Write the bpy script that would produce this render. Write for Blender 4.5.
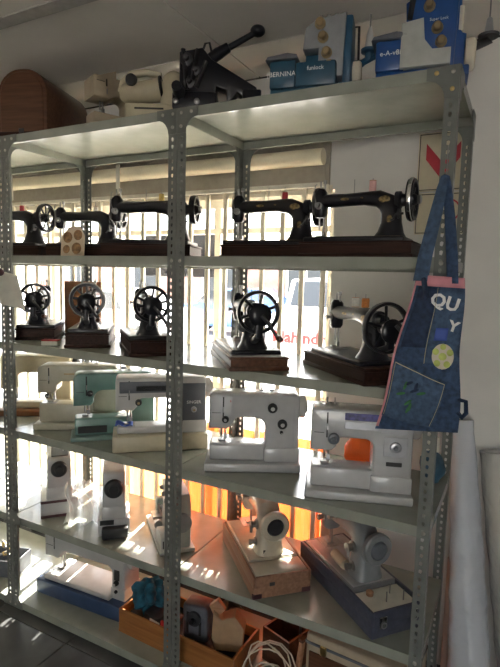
import bpy, bmesh, math, random
from mathutils import Vector, Matrix
random.seed(7)
for o in list(bpy.data.objects): bpy.data.objects.remove(o)
sc = bpy.context.scene
COL = sc.collection
R = math.radians

# ------------------------------------------------------------------ camera, world, sun, exposure
cam_d = bpy.data.cameras.new('camera'); cam = bpy.data.objects.new('camera', cam_d); COL.objects.link(cam)
cam_d.sensor_fit = 'VERTICAL'; cam_d.sensor_height = 24; cam_d.lens = 24*513.3/667
cam_d.clip_start = .02; cam_d.clip_end = 200
yaw, pitch, roll = .4829, -.1057, .0270
cam.matrix_world = (Matrix.Translation((2.0144, -1.5111, 1.5676)) @ Matrix.Rotation(yaw, 4, 'Z')
                    @ Matrix.Rotation(math.pi/2+pitch, 4, 'X') @ Matrix.Rotation(roll, 4, 'Z'))
sc.camera = cam
vs = sc.view_settings
vs.view_transform = 'Standard'; vs.look = 'None'; vs.gamma = 1; vs.use_curve_mapping = False
vs.exposure = 1.0
w = bpy.data.worlds.new('sky'); sc.world = w; w.use_nodes = True
nt = w.node_tree; nt.nodes.clear()
sky = nt.nodes.new('ShaderNodeTexSky'); sky.sky_type = 'NISHITA'; sky.sun_disc = False
sky.sun_elevation = R(36); sky.sun_rotation = R(10); sky.air_density = 1.0; sky.dust_density = 3.0
mixw = nt.nodes.new('ShaderNodeMixRGB'); mixw.inputs[0].default_value = .55
mixw.inputs[2].default_value = (5.0, 4.9, 4.7, 1)
bg = nt.nodes.new('ShaderNodeBackground'); bg.inputs[1].default_value = 1.0
wo = nt.nodes.new('ShaderNodeOutputWorld')
nt.links.new(sky.outputs[0], mixw.inputs[1]); nt.links.new(mixw.outputs[0], bg.inputs[0]); nt.links.new(bg.outputs[0], wo.inputs[0])
sun_d = bpy.data.lights.new('sun', 'SUN'); sun = bpy.data.objects.new('sun', sun_d); COL.objects.link(sun)
sun_d.energy = 34.0; sun_d.angle = R(.6); sun_d.color = (1, .93, .82)
SUN = Vector((.16, -.81, -.565)).normalized()
sun.rotation_euler = SUN.to_track_quat('-Z', 'Y').to_euler(); sun.location = (-2, 8, 6)

# ------------------------------------------------------------------ materials
MATS = {}
def mat(name, col, rough=.5, metal=0, var=.06, scale=30, bump=0, coat=0, spec=None, trans=0, stretch=None):
    m = bpy.data.materials.new(name); m.use_nodes = True; MATS[name] = m
    t = m.node_tree; b = t.nodes['Principled BSDF']
    b.inputs['Roughness'].default_value = rough; b.inputs['Metallic'].default_value = metal
    if coat: b.inputs['Coat Weight'].default_value = coat; b.inputs['Coat Roughness'].default_value = .08
    if spec is not None: b.inputs['Specular IOR Level'].default_value = spec
    if trans: b.inputs['Transmission Weight'].default_value = trans
    tc = t.nodes.new('ShaderNodeTexCoord'); nz = t.nodes.new('ShaderNodeTexNoise')
    nz.inputs['Scale'].default_value = scale; nz.inputs['Detail'].default_value = 4
    src = tc.outputs['Object']
    if stretch:
        mp = t.nodes.new('ShaderNodeMapping'); mp.inputs['Scale'].default_value = stretch
        t.links.new(src, mp.inputs[0]); src = mp.outputs[0]
    t.links.new(src, nz.inputs['Vector'])
    rp = t.nodes.new('ShaderNodeValToRGB')
    rp.color_ramp.elements[0].position = .3; rp.color_ramp.elements[1].position = .7
    rp.color_ramp.elements[0].color = tuple(max(0, c*(1-var*2.2)) for c in col)+(1,)
    rp.color_ramp.elements[1].color = tuple(min(1, c*(1+var)) for c in col)+(1,)
    t.links.new(nz.outputs['Fac'], rp.inputs[0]); t.links.new(rp.outputs[0], b.inputs['Base Color'])
    if bump:
        bp = t.nodes.new('ShaderNodeBump'); bp.inputs['Strength'].default_value = bump; bp.inputs['Distance'].default_value = .01
        t.links.new(nz.outputs['Fac'], bp.inputs['Height']); t.links.new(bp.outputs[0], b.inputs['Normal'])
    return m
def wood(name, c0, c1, rough=.4, stretch=(2, 30, 30), spec=.3):
    m = mat(name, c0, rough, spec=spec, var=.0, scale=3, stretch=stretch, bump=.04)
    r = [n for n in m.node_tree.nodes if n.type == 'VALTORGB'][0].color_ramp
    r.elements[0].color = c0+(1,); r.elements[1].color = c1+(1,)
    return m
def glassy(name, tint, gloss, rough=.02):          # thin clear sheet: mostly see-through, with a sheen
    m = bpy.data.materials.new(name); m.use_nodes = True; t = m.node_tree; t.nodes.clear()
    o = t.nodes.new('ShaderNodeOutputMaterial'); a = t.nodes.new('ShaderNodeBsdfTransparent'); g = t.nodes.new('ShaderNodeBsdfGlossy')
    a.inputs[0].default_value = tint+(1,); g.inputs['Roughness'].default_value = rough
    lw = t.nodes.new('ShaderNodeLayerWeight'); lw.inputs[0].default_value = .5
    f = t.nodes.new('ShaderNodeMath'); f.operation = 'POWER'; f.inputs[1].default_value = 4; t.links.new(lw.outputs['Facing'], f.inputs[0])
    k = t.nodes.new('ShaderNodeMath'); k.operation = 'MULTIPLY'; k.inputs[1].default_value = gloss
    x = t.nodes.new('ShaderNodeMixShader')
    t.links.new(f.outputs[0], k.inputs[0]); t.links.new(k.outputs[0], x.inputs[0])
    t.links.new(a.outputs[0], x.inputs[1]); t.links.new(g.outputs[0], x.inputs[2]); t.links.new(x.outputs[0], o.inputs[0])
    MATS[name] = m; return m
def veil(name, col, clear, trl, rough=.25, bump=.0, scale=20):     # plastic film or thin cloth: part clear, part milky, lets light through
    m = bpy.data.materials.new(name); m.use_nodes = True; t = m.node_tree; t.nodes.clear()
    o = t.nodes.new('ShaderNodeOutputMaterial'); a = t.nodes.new('ShaderNodeBsdfTransparent')
    p = t.nodes.new('ShaderNodeBsdfPrincipled'); tr = t.nodes.new('ShaderNodeBsdfTranslucent')
    p.inputs['Base Color'].default_value = col+(1,); p.inputs['Roughness'].default_value = rough; tr.inputs[0].default_value = col+(1,)
    nz = t.nodes.new('ShaderNodeTexNoise'); nz.inputs['Scale'].default_value = scale
    tc = t.nodes.new('ShaderNodeTexCoord'); t.links.new(tc.outputs['Object'], nz.inputs['Vector'])
    bp = t.nodes.new('ShaderNodeBump'); bp.inputs['Strength'].default_value = bump; bp.inputs['Distance'].default_value = .02
    t.links.new(nz.outputs['Fac'], bp.inputs['Height']); t.links.new(bp.outputs[0], p.inputs['Normal'])
    x1 = t.nodes.new('ShaderNodeMixShader'); x1.inputs[0].default_value = trl
    x2 = t.nodes.new('ShaderNodeMixShader'); x2.inputs[0].default_value = 1-clear
    t.links.new(p.outputs[0], x1.inputs[1]); t.links.new(tr.outputs[0], x1.inputs[2])
    t.links.new(a.outputs[0], x2.inputs[1]); t.links.new(x1.outputs[0], x2.inputs[2]); t.links.new(x2.outputs[0], o.inputs[0])
    MATS[name] = m; return m

mat('plaster', (.70, .685, .65), .85, var=.03, scale=6, bump=.05)
mat('ceiling_board', (.90, .86, .79), .75, var=.04, scale=3)
mat('ceiling_strip', (.50, .48, .45), .7)
mat('gap_dark', (.05, .045, .04), .9)
mat('tile', (.055, .056, .058), .25, var=.12, scale=7)
mat('grout', (.02, .02, .02), .9)
mat('shelf_grey', (.29, .305, .26), .2, var=.05, scale=14, spec=.6)
mat('post_grey', (.15, .16, .145), .42, var=.06, scale=25)
mat('bar_cream', (.80, .74, .60), .5, var=.03)
mat('frame_cream', (.72, .68, .58), .55, var=.04)
mat('blind_cream_lit', (.88, .80, .60), .7, var=.05, scale=8)  # cream of the roll lightened: its lit band is put into the colour
mat('sill_grey', (.55, .53, .48), .7)
mat('steel', (.36, .36, .35), .34, 1, var=.05)
mat('steel_dark', (.08, .08, .085), .45, .8, var=.1)
mat('chrome', (.75, .75, .74), .15, 1, var=.03)
mat('bolt_metal', (.42, .40, .35), .4, .8, var=.1)
mat('pelmet', (.40, .36, .29), .6, var=.05)  # beige darkened: shade around the blind roll is put into the colour
mat('brass', (.60, .44, .18), .3, 1, var=.1)
mat('bronze_dial', (.42, .31, .17), .35, .7, var=.1)
mat('black_enamel', (.006, .0065, .011), .32, var=.1, coat=.15, spec=.35)
mat('black_matte', (.014, .014, .016), .55, var=.15)
mat('rubber', (.02, .02, .02), .7)
mat('gold_print', (.24, .17, .07), .4, .5, var=.35, scale=90)
wood('wood_dark', (.018, .008, .006), (.042, .018, .012), .5, spec=.15)
wood('wood_walnut', (.075, .032, .018), (.14, .062, .034), .35)
wood('wood_case', (.24, .125, .075), (.34, .19, .12), .38)
wood('wood_orange', (.26, .10, .03), (.38, .16, .05), .35)
wood('wood_panel', (.20, .085, .038), (.28, .12, .055), .4)
wood('wood_tan', (.42, .22, .12), (.55, .32, .19), .5)
mat('cream_plastic', (.52, .46, .32), .35, var=.04)
mat('cream_warm', (.46, .38, .27), .4, var=.05)
mat('ivory', (.46, .43, .33), .32, var=.04)
mat('white_enamel', (.47, .47, .465), .25, var=.03, coat=.25)
mat('white_plastic', (.50, .49, .47), .35, var=.03)
mat('grey_panel', (.11, .12, .135), .35, var=.05)
mat('silver_panel', (.42, .42, .43), .3, .5, var=.06)
mat('purple_print', (.06, .06, .25), .35, var=.3, scale=60)
mat('teal_enamel', (.13, .24, .21), .3, var=.05, coat=.3)
mat('teal_light', (.19, .28, .25), .35, var=.05)
mat('beige_enamel', (.50, .44, .34), .28, var=.05, coat=.3)
mat('grey_enamel', (.22, .23, .235), .28, var=.05, coat=.4)
mat('case_blue', (.06, .066, .095), .5, var=.12, scale=60, bump=.1)
mat('base_blue', (.035, .065, .14), .45, var=.08)
mat('overlock_blue', (.02, .08, .15), .38, var=.08)
mat('overlock_teal', (.025, .085, .14), .35, var=.08)
mat('royal_blue', (.012, .065, .23), .35, var=.06)
mat('overlock_grey', (.27, .28, .29), .4, var=.06)
mat('overlock_white', (.42, .43, .40), .4, var=.05)
mat('maroon_stripe', (.07, .025, .03), .4, var=.1)
mat('red', (.50, .012, .012), .6, var=.06)
mat('pink_thread', (.72, .42, .40), .8, var=.05, bump=.3, scale=200)
mat('red_thread', (.48, .04, .05), .8, var=.08, bump=.3, scale=200)
mat('yellow_thread', (.72, .52, .16), .8, var=.08, bump=.3, scale=200)
mat('orange_thread', (.62, .22, .06), .8, var=.08, bump=.3, scale=200)
mat('white_thread', (.78, .76, .70), .8, var=.05, bump=.3, scale=200)
mat('denim', (.04, .075, .15), .9, var=.22, scale=70, bump=.15)
mat('denim_light', (.06, .105, .185), .9, var=.2, scale=70, bump=.15)
mat('denim_dark', (.022, .04, .09), .9, var=.2, scale=70, bump=.15)
mat('pink_trim', (.70, .30, .34), .85, var=.08)
mat('paint_white', (.82, .82, .80), .6, var=.02)
mat('paint_blue', (.05, .10, .42), .6, var=.05)
mat('leaf_green', (.05, .20, .07), .7, var=.2)
mat('lime', (.52, .60, .16), .7, var=.15)
mat('stitch', (.55, .48, .32), .8)
mat('paper', (.72, .70, .60), .8, var=.05)
mat('picture_cream', (.70, .58, .42), .7, var=.08)
mat('picture_brown', (.36, .20, .09), .7, var=.3, scale=50)
mat('sign_cream', (.66, .60, .44), .5, var=.03)
mat('sign_red', (.50, .03, .05), .5, var=.04)
mat('ink', (.02, .02, .02), .6)
mat('teal_cloth', (.015, .11, .17), .85, var=.35, scale=25, bump=.4)
mat('blue_bag', (.02, .075, .13), .5, var=.25, scale=20, bump=.2)
mat('cable_white', (.68, .60, .48), .5)
mat('cable_dark', (.03, .03, .03), .5)
mat('motor_grey', (.12, .13, .15), .45, var=.1)
mat('cardboard', (.42, .27, .15), .8, var=.06)
mat('foam_cream', (.66, .60, .48), .7, var=.05)
mat('roll_pink', (.50, .38, .33), .7, var=.05)
mat('concrete', (.82, .79, .74), .9, var=.06, scale=2)
mat('brick', (.40, .20, .16), .9, var=.15, scale=3)
mat('mortar', (.5, .45, .4), .9)
mat('roof_sheet', (.30, .31, .32), .6)
mat('car_white', (.80, .80, .80), .25, coat=.5, var=.01)
mat('car_blue', (.05, .12, .30), .25, coat=.5, var=.05)
mat('car_glass', (.03, .035, .04), .08, var=.02)
mat('board_dark', (.015, .018, .028), .6, var=.1)
mat('garden_wall', (.72, .66, .52), .8, var=.05, scale=5)
glassy('glass', (.98, .985, .98), .5)
veil('film', (.86, .89, .95), .25, .3, .12, 1.0, 14)
veil('film_clear', (.85, .86, .86), .5, .4, .15, 1.0, 24)
veil('orange_film', (.85, .17, .035), .01, .14, .4, .3, 8)
veil('orange_bag', (.9, .22, .04), .05, .5, .35, .7, 30)
veil('peach_film', (.85, .45, .20), .02, .16, .4, .3, 8)

# ------------------------------------------------------------------ mesh helpers
class MB:
    def __init__(s): s.bm = bmesh.new()
    def merge(s, t):
        me = bpy.data.meshes.new('tmp'); t.to_mesh(me); t.free(); s.bm.from_mesh(me); bpy.data.meshes.remove(me); return s
    def box(s, x0, x1, y0, y1, z0, z1, bev=0, seg=2, M=None):
        t = bmesh.new(); bmesh.ops.create_cube(t, size=1)
        for v in t.verts: v.co = Vector(((x0+x1)/2+v.co.x*(x1-x0), (y0+y1)/2+v.co.y*(y1-y0), (z0+z1)/2+v.co.z*(z1-z0)))
        if bev: bmesh.ops.bevel(t, geom=list(t.edges), offset=bev, segments=seg, affect='EDGES', profile=.5)
        if M is not None: t.transform(M)
        return s.merge(t)
    def prism(s, poly, y0, y1, bev=0, seg=2, M=None):     # polygon in XZ extruded along Y
        t = bmesh.new(); vv = [t.verts.new((x, y0, z)) for x, z in poly]; f = t.faces.new(vv)
        r = bmesh.ops.extrude_face_region(t, geom=[f])
        for v in r['geom']:
            if isinstance(v, bmesh.types.BMVert): v.co.y = y1
        bmesh.ops.recalc_face_normals(t, faces=t.faces)
        if bev:
            ed = [e for e in t.edges if abs(e.verts[0].co.y-e.verts[1].co.y) < 1e-6]
            bmesh.ops.bevel(t, geom=ed, offset=bev, segments=seg, affect='EDGES', profile=.5)
        bmesh.ops.triangulate(t, faces=[f for f in t.faces if len(f.verts) > 4])
        if M is not None: t.transform(M)
        return s.merge(t)
    def lathe(s, prof, o=(0, 0, 0), ax=(0, 0, 1), n=20, closed=False):
        o = Vector(o); ax = Vector(ax).normalized(); u = ax.orthogonal().normalized(); v = ax.cross(u); t = s.bm; rings = []
        for r, h in prof:
            rings.append([t.verts.new(o+ax*h+(u*math.cos(2*math.pi*i/n)+v*math.sin(2*math.pi*i/n))*max(r, 1e-5)) for i in range(n)])
        m = len(rings)
        for k in range(m if closed else m-1):
            a, b = rings[k], rings[(k+1) % m]
            for i in range(n): t.faces.new((a[i], a[(i+1) % n], b[(i+1) % n], b[i]))
        if not closed:
            if prof[0][0] > 1e-4: t.faces.new(rings[0][::-1])
            if prof[-1][0] > 1e-4: t.faces.new(rings[-1])
        return s
    def cyl(s, a, b, r, r2=None, n=14):
        a = Vector(a); b = Vector(b); d = (b-a).length
        return s.lathe([(r, 0), (r if r2 is None else r2, d)], a, b-a, n)
    def ring(s, o, ax, R0, r, n=28, m=8, flat=1.0):
        return s.lathe([(R0+r*math.cos(2*math.pi*k/m), flat*r*math.sin(2*math.pi*k/m)) for k in range(m)], o, ax, n, True)
    def sweep(s, path, secs, n=16, pw=2.4, side=None):
        t = s.bm; P = [Vector(p) for p in path]; rings = []; U = None
        for i, p in enumerate(P):
            T = (P[min(i+1, len(P)-1)]-P[max(i-1, 0)]).normalized()
            if side is not None: A = Vector(side)
            else:
                A = T.orthogonal() if U is None else U-T*U.dot(T)
            A = A.normalized(); B = T.cross(A).normalized(); U = A; a, b = secs[i] if isinstance(secs[i], tuple) else (secs[i], secs[i]); ring = []
            for k in range(n):
                c, q = math.cos(2*math.pi*k/n), math.sin(2*math.pi*k/n)
                ring.append(t.verts.new(p+A*a*math.copysign(abs(c)**(2/pw), c)+B*b*math.copysign(abs(q)**(2/pw), q)))
            rings.append(ring)
        for a, b in zip(rings, rings[1:]):
            for i in range(n): t.faces.new((a[i], a[(i+1) % n], b[(i+1) % n], b[i]))
        t.faces.new(rings[0][::-1]); t.faces.new(rings[-1]); return s
    def tube(s, path, r, n=8): return s.sweep(path, [r]*len(path), n, 2)
    def ball(s, o, r, n=14, sc=(1, 1, 1)):
        t = bmesh.new(); bmesh.ops.create_uvsphere(t, u_segments=n, v_segments=max(6, n//2), radius=1)
        t.transform(Matrix.Translation(o) @ Matrix.Diagonal((r*sc[0], r*sc[1], r*sc[2], 1))); return s.merge(t)
    def grid(s, fn, nu, nv):
        t = s.bm; g = [[t.verts.new(fn(i/nu, j/nv)) for j in range(nv+1)] for i in range(nu+1)]
        for i in range(nu):
            for j in range(nv): t.faces.new((g[i][j], g[i+1][j], g[i+1][j+1], g[i][j+1]))
        return s
    def mesh(s, name, smooth=40):
        bmesh.ops.recalc_face_normals(s.bm, faces=s.bm.faces)
        me = bpy.data.meshes.new(name); s.bm.to_mesh(me); s.bm.free()
        if smooth:
            me.polygons.foreach_set('use_smooth', [True]*len(me.polygons)); me.set_sharp_from_angle(angle=R(smooth))
        return me
    def build(s, name, m, parent=None, smooth=40): return link(name, s.mesh(name, smooth), m, parent)
def link(name, me, m, parent=None):
    o = bpy.data.objects.new(name, me)
    if not me.materials: me.materials.append(MATS[m])
    COL.objects.link(o); o.parent = parent; return o
def tag(o, label=None, cat=None, group=None, kind=None):
    if label: o['label'] = label
    if cat: o['category'] = cat
    if group: o['group'] = group
    if kind: o['kind'] = kind
    return o
def thing(name, label, cat, loc, rz=0, group=None, s=1.0):
    o = bpy.data.objects.new(name, None); COL.objects.link(o); o.empty_display_size = .05
    o.location = loc; o.rotation_euler = (0, 0, R(rz)); o.scale = (s, s, s); return tag(o, label, cat, group)
def text(name, body, size, m, parent, M, ext=.0006, bold=0):
    c = bpy.data.curves.new('txt', 'FONT'); c.body = body; c.size = size; c.align_x = 'CENTER'; c.align_y = 'CENTER'; c.extrude = ext; c.offset = bold; c.resolution_u = 2
    o = bpy.data.objects.new('txt', c); COL.objects.link(o); bpy.context.view_layer.update()
    me = bpy.data.meshes.new_from_object(o); bpy.data.objects.remove(o); bpy.data.curves.remove(c)
    me.transform(M); me.materials.clear(); me.name = name
    return link(name, me, m, parent)
def front(x, y, z, tilt=0):      # text matrix: reads from -Y, standing up
    return Matrix.Translation((x, y, z)) @ Matrix.Rotation(R(tilt), 4, 'Y') @ Matrix.Rotation(math.pi/2, 4, 'X')
def struct(o): o['kind'] = 'structure'; return o
def arc(cx, cz, r, a0, a1, n=5): return [(cx+r*math.cos(R(a0+(a1-a0)*i/n)), cz+r*math.sin(R(a0+(a1-a0)*i/n))) for i in range(n+1)]

W, D = .915, .477
SZ = {1: 2.148, 2: 1.642, 3: 1.257, 4: .858, 5: .449, 6: .036}      # top of each shelf
YW, ZC = .62, 2.456                                                # inner face of window wall, ceiling height

# ------------------------------------------------------------------ the setting: room shell
XL, XR, YB = -2.8, 4.4, -5.2
WX0, WX1, WZ0, WZ1 = -2.3, 1.285, .20, 1.955                       # window opening
fl = struct(MB().box(XL, XR, YB, YW, -.12, -.012).build('floor', 'grout', None, 0))
TS = .45
tm = MB().box(.002, TS-.002, .002, TS-.002, -.012, 0, .0012, 1).mesh('floor_tile')
x0 = .405-8*TS; y0 = -.055-12*TS
for i in range(17):
    for j in range(14):
        x, y = x0+i*TS, y0+j*TS
        if x < XL-.2 or x > XR-.2 or y < YB-.4 or y+TS > YW+.3: continue
        o = link('tile', tm, 'tile', fl); o.location = (x, y, 0)
        if y+TS > YW: o.scale.y = (YW-.002-y)/TS
ce = struct(MB().box(XL, XR, YB, YW+.2, ZC+.012, ZC+.12).build('ceiling', 'gap_dark', None, 0))
ys = [.606, .31, -.22, -.82, -1.42, -2.02, -2.62, -3.22, -3.82, -4.42, -5.15]; xs = [XL+.01, -1.48, -.28, .92, 2.12, 3.32, XR-.01]
for i in range(len(xs)-1):
    for j in range(len(ys)-1):
        MB().box(xs[i]+.003, xs[i+1]-.003, ys[j+1]+.003, ys[j]-.003, ZC, ZC+.012, .001, 1).build('panel', 'ceiling_board', ce, 0)
for y in (-.22, -1.42, -2.62):
    MB().box(XL+.01, XR-.01, y-.03, y+.03, ZC-.006, ZC, .002, 1).build('cover_strip', 'ceiling_strip', ce, 0)
wb = MB()
wb.box(XL, WX0, YW, YW+.2, -.12, ZC); wb.box(WX1, XR, YW, YW+.2, -.12, ZC)
wb.box(WX0, WX1, YW, YW+.2, -.12, WZ0); wb.box(WX0, WX1, YW, YW+.2, WZ1, ZC)
struct(wb.build('wall_back', 'plaster', None, 0))
struct(MB().box(XL-.2, XL, YB, YW+.2, -.12, ZC).build('wall_left', 'plaster', None, 0))
struct(MB().box(XR, XR+.2, YB, YW+.2, -.12, ZC).build('wall_right', 'plaster', None, 0))
wf = MB(); DX0, DX1, DZ = 2.5, 3.6, 2.1                           # unseen doorway added behind the viewer, sized for the front light it lets in
wf.box(XL, DX0, YB-.2, YB, -.12, ZC); wf.box(DX1, XR, YB-.2, YB, -.12, ZC); wf.box(DX0, DX1, YB-.2, YB, DZ, ZC)
struct(wf.build('wall_front', 'plaster', None, 0))
struct(MB().box(XL, XR, YB-.2, YW+.2, ZC+.125, ZC+.2).build('trim_1', 'roof_sheet', None, 0))
# rolled blinds and pelmet over the window
pel = MB()
pel.box(XL+.02, 1.26, .545, YW-.001, 2.165, 2.215, .004, 1); pel.box(XL+.02, 1.262, .60, YW-.001, 1.96, 2.165)
struct(pel.build('trim_2', 'pelmet', None, 30))
bl = thing('roller_blind', 'cream fabric blind rolled up above the barred window', 'blind', (0, .560, 2.08))
MB().lathe([(.001, 0), (.034, 0), (.034, 3.9), (.001, 3.9)], (-2.65, 0, 0), (1, 0, 0), 24).build('roll', 'blind_cream_lit', bl)
MB().box(-2.65, 1.25, .030, .034, -.10, .0, .001, 1).build('hem', 'pelmet', bl)  # darker than the roll: painted shade below it
MB().box(-2.65, 1.25, .024, .039, -.118, -.098, .004, 2).build('hem_bar', 'frame_cream', bl)
for x in (-1.9, -.62, .18): MB().box(x-.012, x+.012, -.05, -.043, -.10, .04, .002, 1).build('bracket', 'frame_cream', bl)
# window: steel frame, mullions, panes; security bars inside
wn = MB(); y0, y1 = .70, .745
wn.box(WX0, WX1, y0, y1, WZ0, WZ0+.05); wn.box(WX0, WX1, y0, y1, WZ1-.045, WZ1)
wn.box(WX0, WX0+.05, y0, y1, WZ0, WZ1); wn.box(WX1-.045, WX1, y0, y1, WZ0, WZ1)
win = struct(wn.build('window_1', 'frame_cream', None, 0))
cols = [WX0+.05+i*(WX1-.045-WX0-.05)/6 for i in range(7)]
for x in cols[1:-1]: MB().box(x-.017, x+.017, y0+.002, y1-.002, WZ0+.05, WZ1-.045).build('mullion', 'frame_cream', win, 0)
for z in (1.80, 1.02): MB().box(WX0+.05, WX1-.045, y0+.004, y1-.004, z-.013, z+.013).build('transom', 'frame_cream', win, 0)
for a, b in zip(cols, cols[1:]):
    for c, d in ((WZ0+.05, 1.007), (1.033, 1.787), (1.813, WZ1-.045)):
        MB().box(a+.017, b-.017, .722, .725, c, d).build('pane', 'glass', win, 0)
MB().box(WX0, WX1, YW-.03, .70, WZ0-.03, WZ0+.012, .006, 2).build('window_sill', 'sill_grey', win)
gr = thing('burglar_bars', 'cream steel security bars standing in front of the window', 'security bars', (0, .605, 0))
bm_ = MB().box(-.0105, .0105, -.008, .008, WZ0+.015, WZ1+.02, .002, 1).mesh('bar')
for k in range(-29, 8):
    o = link('bar', bm_, 'bar_cream', gr); o.location.x = .563+k*.0985
for z in (WZ1+.0, .235): MB().box(-2.32, 1.275, .009, .014, z-.018, z+.018).build('rail', 'bar_cream', gr, 0)
def hanging_sheet(x0, x1, z0, z1, y, folds, amp, ph):
    b = MB()
    b.grid(lambda u, v: Vector((x0+(x1-x0)*u, y+amp*math.sin(ph+folds*u*6.283)*(.5+.5*(1-v))+.004*math.sin(9*v+5*u), z0+(z1-z0)*v)), 48, 10)
    return b
tag(hanging_sheet(.50, 1.27, .215, .84, .65, 7, .010, 0).build('plastic_sheet', 'orange_film', None, 0), 'orange plastic sheet hung behind the window bars', 'sheet')
tag(hanging_sheet(.12, .485, .215, .80, .65, 4, .008, 1).build('plastic_sheet', 'peach_film', None, 0), 'pale peach plastic sheet hung behind the window bars', 'sheet')
# arrow sign on the wall
sg = thing('arrow_sign', 'cream wall sign with a red downward arrow, behind the rack', 'sign', (1.712, YW, 1.83))
MB().box(-.092, .092, -.006, 0, .095, .315, .002, 1).build('board', 'sign_cream', sg)
MB().box(-.092, .092, -.006, 0, -.07, .088, .002, 1).build('lower_board', 'sign_cream', sg)
def outline(p, x0, x1, z0, z1, y, t, m):
    b = MB(); b.box(x0, x1, y-.001, y, z0, z0+t); b.box(x0, x1, y-.001, y, z1-t, z1); b.box(x0, x0+t, y-.001, y, z0+t, z1-t); b.box(x1-t, x1, y-.001, y, z0+t, z1-t)
    return b.build('border', m, p, 0)
outline(sg, -.088, .088, .099, .311, -.006, .003, 'ink'); outline(sg, -.088, .088, -.066, .084, -.006, .003, 'ink')
MB().prism([(-.062, .275), (-.062, .215), (0, .135), (.062, .215), (.062, .275), (0, .20)], -.008, -.006).build('arrow', 'sign_red', sg, 0)
MB().ring((.03, -.0065, .02), (0, 1, 0), .042, .003, 24, 6, .2).build('circle', 'sign_red', sg)

# ------------------------------------------------------------------ outside the window
struct(MB().box(-40, 40, -40, 60, -.25, -.125).build('floor_outside', 'concrete', None, 0))
vr = thing('veranda_roof', 'corrugated sheet veranda roof over the pavement outside the window', 'roof', (0, 0, 0))
MB().box(-9, 9, .83, 2.75, 2.33, 2.40).build('roof_sheet', 'roof_sheet', vr, 0)
for x in (-6.5, 4.0): MB().box(x-.05, x+.05, 2.3, 2.4, -.125, 2.33).build('post', 'roof_sheet', vr, 0)
gw = MB(); 
for k in range(60): gw.box(-5+k*.12, -5+k*.12+.1, 1.15, 1.2, -.125, .27, .004, 1)
tag(gw.build('low_fence', 'garden_wall', None), 'low cream slatted fence on the pavement outside the window', 'fence')
hb = thing('hanging_board', 'dark board hanging outside behind the window bars', 'board', (.0, 1.25, 1.6))
MB().box(-.27, .37, -.012, .012, -.03, .25, .003, 1).build('board', 'board_dark', hb)
for x in (-.2, .3): MB().cyl((x, 0, .25), (x, 0, .73), .004).build('hanger', 'steel_dark', hb)
bd = thing('brick_building', 'red brick building across the yard seen between the bars', 'building', (-9, 15, -.125))
MB().box(-9, 14, 0, 6, 0, 2.75).build('wall', 'brick', bd, 0)
MB().box(-9.2, 14.2, -.3, 6.2, 2.75, 2.95).build('roof', 'roof_sheet', bd, 0)
for x in (-6, -2.5, 1, 4.5, 8):
    f = MB().box(x-.75, x+.75, -.05, .02, 1.0, 2.2).build('window', 'frame_cream', bd, 0)
    for a in (-.67, .03): MB().box(x+a, x+a+.64, -.06, -.05, 1.08, 2.12).build('pane', 'car_glass', f, 0)
def vehicle(name, label, loc, rz, col, van):
    t = thing(name, label, 'car', loc, rz)
    if van: pr = [(-2.3, .35), (-2.35, .9), (-2.2, 1.08), (-1.2, 1.14), (-.75, 1.72), (2.2, 1.78), (2.4, 1.5), (2.4, .35)]
    else: pr = [(-2.0, .3), (-2.05, .75), (-1.9, .88), (-1.0, .95), (-.4, 1.4), (.9, 1.42), (1.5, 1.0), (2.0, .92), (2.05, .3)]
    MB().prism(pr, -.85, .85, .09, 3).build('body', col, t)
    for sy in (-1, 1):
        z0, z1 = (1.14, 1.62) if van else (.98, 1.34)
        MB().prism([(-.95, z0), (-.6, z1), (.6, z1), (.8, z0)], sy*.85-.006, sy*.85+.006).build('side_window', 'car_glass', t, 0)
        for x in (-1.45, 1.35): MB().lathe([(.08, -.1), (.32, -.1), (.34, -.06), (.34, .06), (.32, .1), (.08, .1)], (x, sy*.8, .34), (0, 1, 0), 24).build('wheel', 'rubber', t)
    a, b = ((-1.17, 1.19), (-.8, 1.66)) if van else ((-.96, .98), (-.46, 1.36))
    d = Vector((a[0], 0, a[1])); e = Vector((b[0], 0, b[1]))
    MB().sweep([d+Vector((-.02, 0, .01)), e+Vector((-.02, 0, .01))], [(.72, .012)]*2, 8, 8, side=(0, 1, 0)).build('windscreen', 'car_glass', t)
    for sy in (-.62, .62): MB().ball((pr[1][0]+.04, sy, pr[1][1]-.12), .12, 10, (.5, 1, .7)).build('headlamp', 'steel', t)
    return t
v = vehicle('pickup_van', 'white van with red lettering parked outside the window', (-1.48, 9.2, -.125), 97, 'car_white', True)
text('lettering', 'Mahindra', .29, 'red', v, Matrix.Translation((-2.385, .14, .68)) @ Matrix.Rotation(-math.pi/2, 4, 'Z') @ Matrix.Rotation(math.pi/2, 4, 'X'), .008, .009)
vehicle('parked_car', 'blue car parked outside in front of the brick building', (-5.5, 12.0, -.125), 8, 'car_blue', False)
vehicle('parked_car', 'white car parked outside beyond the low fence', (-6.4, 7.5, -.125), 12, 'car_white', False)

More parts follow.
